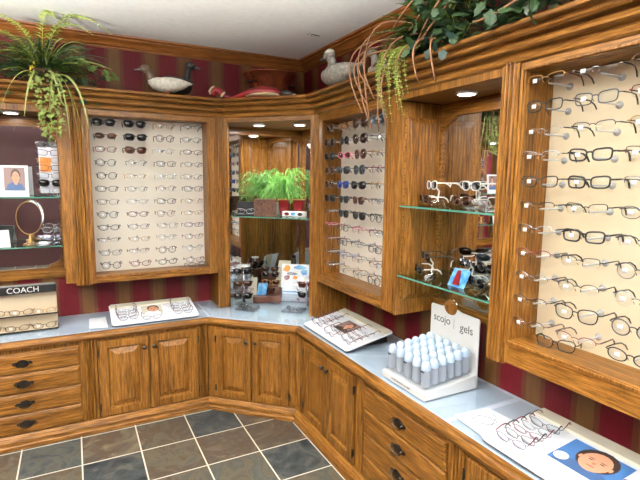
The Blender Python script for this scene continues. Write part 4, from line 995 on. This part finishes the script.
duck('painted decoy with a brown head and white flanks, facing left on the left cornice', (-1.105, -.275, TOP), PI, 'duck_white', 'duck_brown', 'duck_dark', 'bill', .95, hx=.140, hz=.158, wing='duck_white', backpatch='duck_dark')
duck('dark-headed decoy facing right, behind the white-flanked decoy on the left cornice', (-1.05, -.165, TOP), 0, 'duck_dark', 'duck_dark', 'duck_dark', 'bill', 1.0, hx=.120, hz=.225)
duck('grey decoy with a pale crown, facing the corner on the right cornice', (-.25, -1.02, TOP), R(100), 'duck_grey', 'duck_grey', 'duck_grey', 'bill', 1.22, cheek='duck_white', hx=.085, hz=.175)
duck('grey decoy following the pale-crowned decoy, partly hidden by the plant', (-.14, -1.32, TOP), R(100), 'duck_grey', 'duck_grey', 'duck_brown', 'bill', .95, hx=.11, hz=.19)
# red decoy lying on the corner of the cornice
t = thing('red_decoy', 'long red and cream painted decoy with a dark head, lying before the copper bowl', 'decoy', (-.555, -.465, TOP), R(-36))
L = []
for x, r1, r2 in [(-.15, .005, .004), (-.11, .018, .014), (-.04, .042, .030), (.03, .052, .038), (.09, .042, .032), (.12, .026, .02)]:
    L.append([(x, r1*math.cos(2*PI*k/16), r2+r2*math.sin(2*PI*k/16)) for k in range(16)])
MB().loft(L).build('body', 'duck_red', t, True)
bb = MB(); LL = []
for x, r1, r2 in [(-.06, .028, .016), (-.02, .048, .026), (.04, .056, .032), (.09, .045, .028), (.115, .03, .018)]:
    LL.append([(x, -.006-r1*.92*math.sin(PI*k/8) if 0 < k < 8 else -.006, .002+r2*1.25*(k/8)) for k in range(9)])
bb.loft(LL); bb.build('flank', 'duck_cream', t, True)
MB().ellipsoid((.145, 0, .026), .040, .026, .022, 14, 8).build('head', 'duck_dark', t, True)
MB().ellipsoid((.188, -.004, .016), .014, .012, .010, 10, 6).build('bill', 'silver', t, True)
t.scale = (1.3, 1.3, 1.05)
t = thing('red_ornament', 'small curled red ornament with white bands on the cornice left of the corner', 'ornament', (-.72, -.285, TOP), R(-22))
pts = [(-.085+.0, 0, .02), (-.09, 0, .05), (-.07, 0, .07), (-.045, 0, .055), (-.02, 0, .028), (.02, 0, .016), (.06, 0, .016), (.10, 0, .026)]
MB().tube(pts, [.012, .020, .022, .024, .020, .014, .012, .012], 10).build('body', 'duck_red', t, True)
MB().tube([(-.105, -.01, .035), (-.112, -.012, .055), (-.096, -.012, .078), (-.078, -.012, .088)], .006, 8).build('white_band', 'duck_cream', t, True)
MB().tube([(-.035, -.024, .018), (-.022, -.026, .034), (-.008, -.022, .050)], .007, 8).build('white_band', 'duck_cream', t, True)
MB().tube([(.075, -.018, .012), (.088, -.018, .026), (.098, -.012, .040)], .006, 8).build('white_band', 'duck_cream', t, True)
t = thing('copper_bowl', 'wide hammered copper bowl with flared rim behind the red decoy in the corner', 'bowl', (-.37, -.19, TOP))
MB().lathe([(.001, .0), (.10, 0), (.105, .01), (.118, .05), (.135, .11), (.155, .17), (.185, .215), (.190, .218), (.186, .222), (.150, .175), (.12, .09), (.10, .02), (.001, .015)], n=36).build('bowl', 'copper', t, True)
MB().tube([(.188*math.cos(2*PI*k/36), .188*math.sin(2*PI*k/36), .219) for k in range(36)], .004, 6, True).build('rim', 'copper', t, True)
for a in (R(-160), R(-10)):
    ca, sa = math.cos(a), math.sin(a)
    MB().tube([(.150*ca-.03*sa, .150*sa+.03*ca, .150), (.190*ca-.025*sa, .190*sa+.025*ca, .150), (.200*ca, .200*sa, .140), (.190*ca+.025*sa, .190*sa-.025*ca, .150), (.150*ca+.03*sa, .150*sa-.03*ca, .150)], .005, 6).build('handle', 'black_iron', t, True)

# ------------------------------------------------------------------ plants
def bez(a, b, c, n):
    a, b, c = Vector(a), Vector(b), Vector(c); return [a*(1-t)**2+b*2*t*(1-t)+c*t*t for t in [i/n for i in range(n+1)]]
def ribbon(mb, pts, w_, rr):
    side = None; L = []
    n = len(pts)-1
    s0 = Vector((rr.uniform(-1, 1), rr.uniform(-1, 1), rr.uniform(-.4, .4)))
    for i, p in enumerate(pts):
        t = (pts[min(i+1, n)]-pts[max(i-1, 0)]).normalized(); s = s0-t*s0.dot(t); s.normalize(); u = t.cross(s)
        q = w_*(math.sin(PI*min(.98, .12+.88*i/n))**.6)
        L.append([p-s*q, p+u*q*.25, p+s*q, p-u*q*.08])
    mb.loft(L)
def leaf(mb, p, d, ln, wd, up):
    """small pointed leaf with a folded midrib"""
    d = d.normalized(); s = d.cross(up)
    if s.length < 1e-4: s = Vector((1, 0, 0))
    s.normalize(); u = s.cross(d)
    k = mb.verts([p, p+d*ln*.45+s*wd+u*wd*.3, p+d*ln-u*ln*.12, p+d*ln*.45-s*wd+u*wd*.3, p+d*ln*.5-u*wd*.05])
    mb.face((k, k+1, k+4)); mb.face((k+1, k+2, k+4)); mb.face((k+2, k+3, k+4)); mb.face((k+3, k, k+4))
def frond(mb, pts, ll, lw, rr, r0=.0018, step=1):
    mb.tube(pts, [r0*(1-.7*i/len(pts)) for i in range(len(pts))], 4)
    n = len(pts)-1
    for i in range(1, n+1, step):
        t = (pts[min(i+1, n)]-pts[i-1]).normalized(); side = t.cross(Vector((0, 0, 1)))
        if side.length < .1: side = t.cross(Vector((1, 0, 0)))
        side.normalize(); k = math.sin(PI*min(1, .25+.72*i/n))
        for s in (-1, 1):
            leaf(mb, pts[i], side*s+t*.55+Vector((0, 0, rr.uniform(-.25, .15))), ll*k*rr.uniform(.8, 1.15), lw, Vector((0, 0, 1)))
def broad(mb, p, d, size, rr):
    """lobed leaf"""
    d = d.normalized(); up = Vector((rr.uniform(-.5, .5), rr.uniform(-.8, -.2), 1)).normalized(); s = d.cross(up).normalized(); u = s.cross(d)
    o = [(0, 0), (.25, .28), (.35, .55), (.6, .38), (.75, .42), (1, 0), (.75, -.42), (.6, -.38), (.35, -.55), (.25, -.28)]
    k = mb.verts([p+d*size*a+s*size*b*.8+u*size*(.12*abs(b)-.1*a*a) for a, b in o]+[p+d*size*.5])
    for i in range(10): mb.face((k+i, k+(i+1) % 10, k+10))

rr = random.Random(11)
# --- left arrangement
pl = thing('artificial_plant', 'big arrangement of grasses, ferns and leaves spilling over the left cornice', 'plant', (-1.80, -.20, TOP))
O = Vector((0, 0, .03))
MB().lathe([(.001, 0), (.09, 0), (.12, .07), (.125, .08), (.11, .08), (.001, .06)], n=20).build('basket', 'woven_brown', pl, True)
g1, g2 = MB(), MB()
for k in range(260):
    a = rr.uniform(0, 2*PI); ln = rr.uniform(.12, .38); el = rr.uniform(.1, 1.3)
    d = Vector((math.cos(a), math.sin(a)*.8-.25, 0)); 
    tip = O+d*ln*math.cos(el)*1.2+Vector((0, 0, ln*math.sin(el)*.75-.03)); mid = O+d*ln*.5*math.cos(el)+Vector((0, 0, ln*(.35+.5*math.sin(el))))
    if tip.y > .17: tip.y = .17
    if mid.y > .15: mid.y = .15
    if tip.z > .36: tip.z = .36
    ribbon(g1 if k % 3 else g2, bez(O, mid, tip, 7), rr.uniform(.003, .0065), rr)
g1.build('grass_blades', 'leaf_dark', pl); g2.build('grass_blades', 'leaf_olive', pl, label='olive grass blades')
hb = MB()
for (mx, tx, tz) in [(.18, .16, -.33), (.13, .12, -.31), (.22, .22, -.25), (.10, .02, -.16), (-.06, -.10, -.20), (.16, .20, -.36), (.05, .09, -.12), (-.15, -.22, -.22), (.12, .07, -.20)]:
    ribbon(hb, bez(O, (mx*.8, -.22, .16), (tx, -.19, tz+.0), 12), .0062, rr)
hb.build('trailing_blades', 'blade_olive', pl, label='pale trailing blades hanging over the cornice')
fr1 = MB()
for (m_, t_) in [((-.06, -.12, .44), (-.30, -.18, .30)), ((-.10, -.12, .36), (-.32, -.20, .20)), ((.06, -.14, .56), (.36, -.20, .30)), ((.04, -.16, .46), (.26, -.24, .27)), ((.0, -.14, .50), (.08, -.2, .34)), ((-.05, -.14, .26), (-.30, -.22, .08))]:
    frond(fr1, bez(O, m_, t_, 30), .045, .0085, rr)
fr1.build('fern_fronds', 'leaf_light', pl, label='yellow-green fern fronds')
fr2 = MB()
for k in range(60):
    a = rr.uniform(0, 2*PI); ln = rr.uniform(.14, .30)
    tip = O+Vector((math.cos(a)*ln*1.1, min(.15, math.sin(a)*ln*.6-.08), rr.uniform(-.04, .22)))
    frond(fr2, bez(O, (O+tip)/2+Vector((0, -.02, rr.uniform(.06, .16))), tip, 14), .032, .0060, rr)
fr2.build('fern_fronds', 'leaf_mid', pl, label='mid green fern fronds')
br = MB()
for k in range(260):
    z = rr.uniform(-.29, .05); x = .03+rr.uniform(-.085, .085)*(1.1-abs(z)*1.7); y = -.17+rr.uniform(-.03, .02)
    broad(br, Vector((x, y, z)), Vector((rr.uniform(-1, 1), rr.uniform(-.5, .1), rr.uniform(-1.2, .0))), rr.uniform(.014, .028), rr)
br.tube(bez(O, (.03, -.20, .06), (.03, -.17, -.28), 10), .003, 5)
br.build('hanging_foliage', 'leaf_olive', pl, label='bushy olive foliage hanging in front of the left niche')
dk = MB()
for k in range(210):
    x = rr.uniform(-.30, .30); z = rr.uniform(-.02, .16)-abs(x)*.25; y = rr.uniform(-.12, .10)
    broad(dk, Vector((x, y, z)), Vector((rr.uniform(-1, 1), rr.uniform(-1, .2), rr.uniform(-.5, .5))), rr.uniform(.035, .06), rr)
dk.build('dark_leaves', 'leaf_dark', pl)
iv = MB()
for k in range(16):
    t_ = k/15; p = Vector((.16+.22*t_, -.13, .16-.10*t_*t_+rr.uniform(-.03, .02))); broad(iv, p, Vector((rr.uniform(.0, 1), rr.uniform(-.6, 0), rr.uniform(-1, .1))), rr.uniform(.035, .05), rr)
iv.tube(bez(O, (.15, -.13, .22), (.38, -.13, .05), 10), .002, 4); iv.build('ivy_trail', 'leaf_mid', pl, label='ivy trail with variegated leaves reaching right')
yf_ = MB()
for k in range(14): leaf(yf_, Vector((-.045+rr.uniform(-.02, .02), -.17+rr.uniform(-.01, .01), .07+rr.uniform(-.02, .02))), Vector((rr.uniform(-1, 1), -.5, rr.uniform(-1, 1))), .022, .006, Vector((0, 0, 1)))
yf_.build('yellow_blossom', 'yellow_flower', pl)

# --- right arrangement
pr_ = thing('artificial_plant', 'large arrangement of ivy, ferns and brown twigs spilling over the right cornice', 'plant', (-.20, -1.95, TOP))
O = Vector((0, 0, .03))     # local axes = world axes; +y towards the corner
MB().lathe([(.001, 0), (.07, 0), (.085, .03), (.087, .04), (.08, .04), (.001, .03)], (.07, 0, 0), n=20).build('basket', 'woven_brown', pr_, True)
f1 = MB()
for k in range(130):
    ty = rr.uniform(.0, .42); tz = rr.uniform(-.02, .36); tx = rr.uniform(-.20, .06)
    frond(f1, bez(O+Vector((0, .10, 0)), (tx*.6, ty*.6, tz*.5+.12), (tx, ty, tz), 18), .040, .0085, rr)
f1.build('fern_fronds', 'leaf_mid', pr_, label='dense mid green fern nearest the corner')
f2 = MB()
for k in range(820):
    p = Vector((rr.uniform(-.19, .08), rr.uniform(-.66, .16), rr.uniform(.01, .34))); p.z *= 1-.5*max(0, -p.y-.2)
    broad(f2, p, Vector((rr.uniform(-1, .2), rr.uniform(-1, 1), rr.uniform(-.8, .4))), rr.uniform(.040, .064), rr)
for k in range(9): f2.tube(bez(O, (rr.uniform(-.1, .1), rr.uniform(-.3, .2), .3), (rr.uniform(-.12, .1), rr.uniform(-.55, .35), rr.uniform(.05, .2)), 8), .003, 4)
f2.build('ivy_leaves', 'leaf_dark', pr_)
f3 = MB()
for (m_, t_) in [((-.1, -.35, .40), (-.15, -.65, .22)), ((-.1, -.2, .42), (-.2, -.40, .25)), ((-.1, .10, .42), (-.2, .25, .30)), ((-.12, .02, .40), (-.18, .05, .26)), ((-.05, -.1, .4), (-.15, -.25, .33))]:
    frond(f3, bez(O, m_, t_, 24), .05, .006, rr)
f3.build('fern_fronds', 'leaf_light', pr_, label='yellow-green fronds at the top')
f4 = MB()
for k in range(13):
    y0_ = .24+rr.uniform(-.10, .12); ln = rr.uniform(.10, .30)
    frond(f4, bez((rr.uniform(-.05, 0), y0_-.04, .06), (-.25, y0_+rr.uniform(-.03, .03), .12), (-.175-rr.uniform(0, .02), y0_-.05+rr.uniform(-.07, .05), .02-ln), 20), .026, .0075, rr)
f4.build('hanging_foliage', 'leaf_lime', pr_, label='lime green hanging foliage over the right cornice')
f5 = MB()
for (y, z, dy, dz) in [(-.05, .02, -.3, -1), (-.02, .0, .2, -1), (.08, .06, .4, -1), (-.12, .04, -.6, -.6), (-.10, -.02, -.1, -1), (.0, .06, .1, -1)]: broad(f5, Vector((-.18, y, z)), Vector((-.2, dy, dz)), .045, rr)
f5.build('bluish_leaves', 'leaf_bluish', pr_, label='long blue-green leaves')
tw = MB()
for (m1, e_) in [((-.24, .72, .42), (-.18, .42, -.24)), ((-.25, .78, .26), (-.175, .44, -.16)), ((-.24, .66, .30), (-.175, .38, -.14)), ((-.24, .60, .50), (-.175, .40, -.28)), ((-.25, .84, .34), (-.18, .47, -.20)), ((-.26, .70, .18), (-.175, .40, -.10)), ((-.27, .34, .14), (-.175, .28, -.26)), ((-.25, .34, .30), (-.175, .33, -.30)), ((-.26, .1, .14), (-.175, .05, -.12)), ((-.26, .16, .14), (-.175, .20, -.12)), ((-.26, -.03, .14), (-.175, -.06, -.14))]:
    tw.tube(bez(O, m1, e_, 12), [.0055-.0002*i for i in range(13)], 5)
for (a, m1, e_) in [((-.12, .22, -.02), (-.17, .0, .12), (-.16, -.40, .30)), ((-.12, .16, -.02), (-.18, .1, .10), (-.14, -.25, .33)), ((-.12, .28, .08), (-.18, .0, .16), (-.15, -.12, .36)), ((-.10, .34, .18), (-.16, .2, .22), (-.15, -.05, .30)), ((-.13, -.2, .06), (-.18, -.3, .02), (-.16, -.5, .08))]:
    tw.tube(bez(a, m1, e_, 10), [.005]*11, 5)
tw.build('twigs', 'twig', pr_, True, label='bare brown twigs')
# --- bright fern in the corner display
t = thing('potted_fern', 'bright green feathery fern on the corner glass shelf above the red vases', 'plant', (-.285, -.235, SH))
MB().lathe([(.001, 0), (.045, 0), (.058, .08), (.060, .085), (.05, .085), (.001, .07)], n=18).build('pot', 'white_plastic', t, True)
bf = MB(); O = Vector((0, 0, .09))
for k in range(260):
    a = rr.uniform(0, 2*PI); ln = rr.uniform(.05, .21); hgt = rr.uniform(.10, .30)
    d = Vector((math.cos(a), math.sin(a), 0)); tip = O+d*ln+Vector((0, 0, hgt*rr.uniform(.1, 1.0)-.03))
    tip.x = min(tip.x, .25); tip.y = min(tip.y, .20)
    pts = bez(O, O+d*ln*.35+Vector((0, 0, hgt*1.15)), tip, 10)
    bf.tube(pts, .0012, 3)
    for i in range(3, 11):
        for s_ in range(3): leaf(bf, pts[i], Vector((rr.uniform(-1, 1), rr.uniform(-1, 1), rr.uniform(-1, .3))), rr.uniform(.016, .030), .0020, Vector((0, 0, 1)))
bf.build('fronds', 'leaf_bright', t)
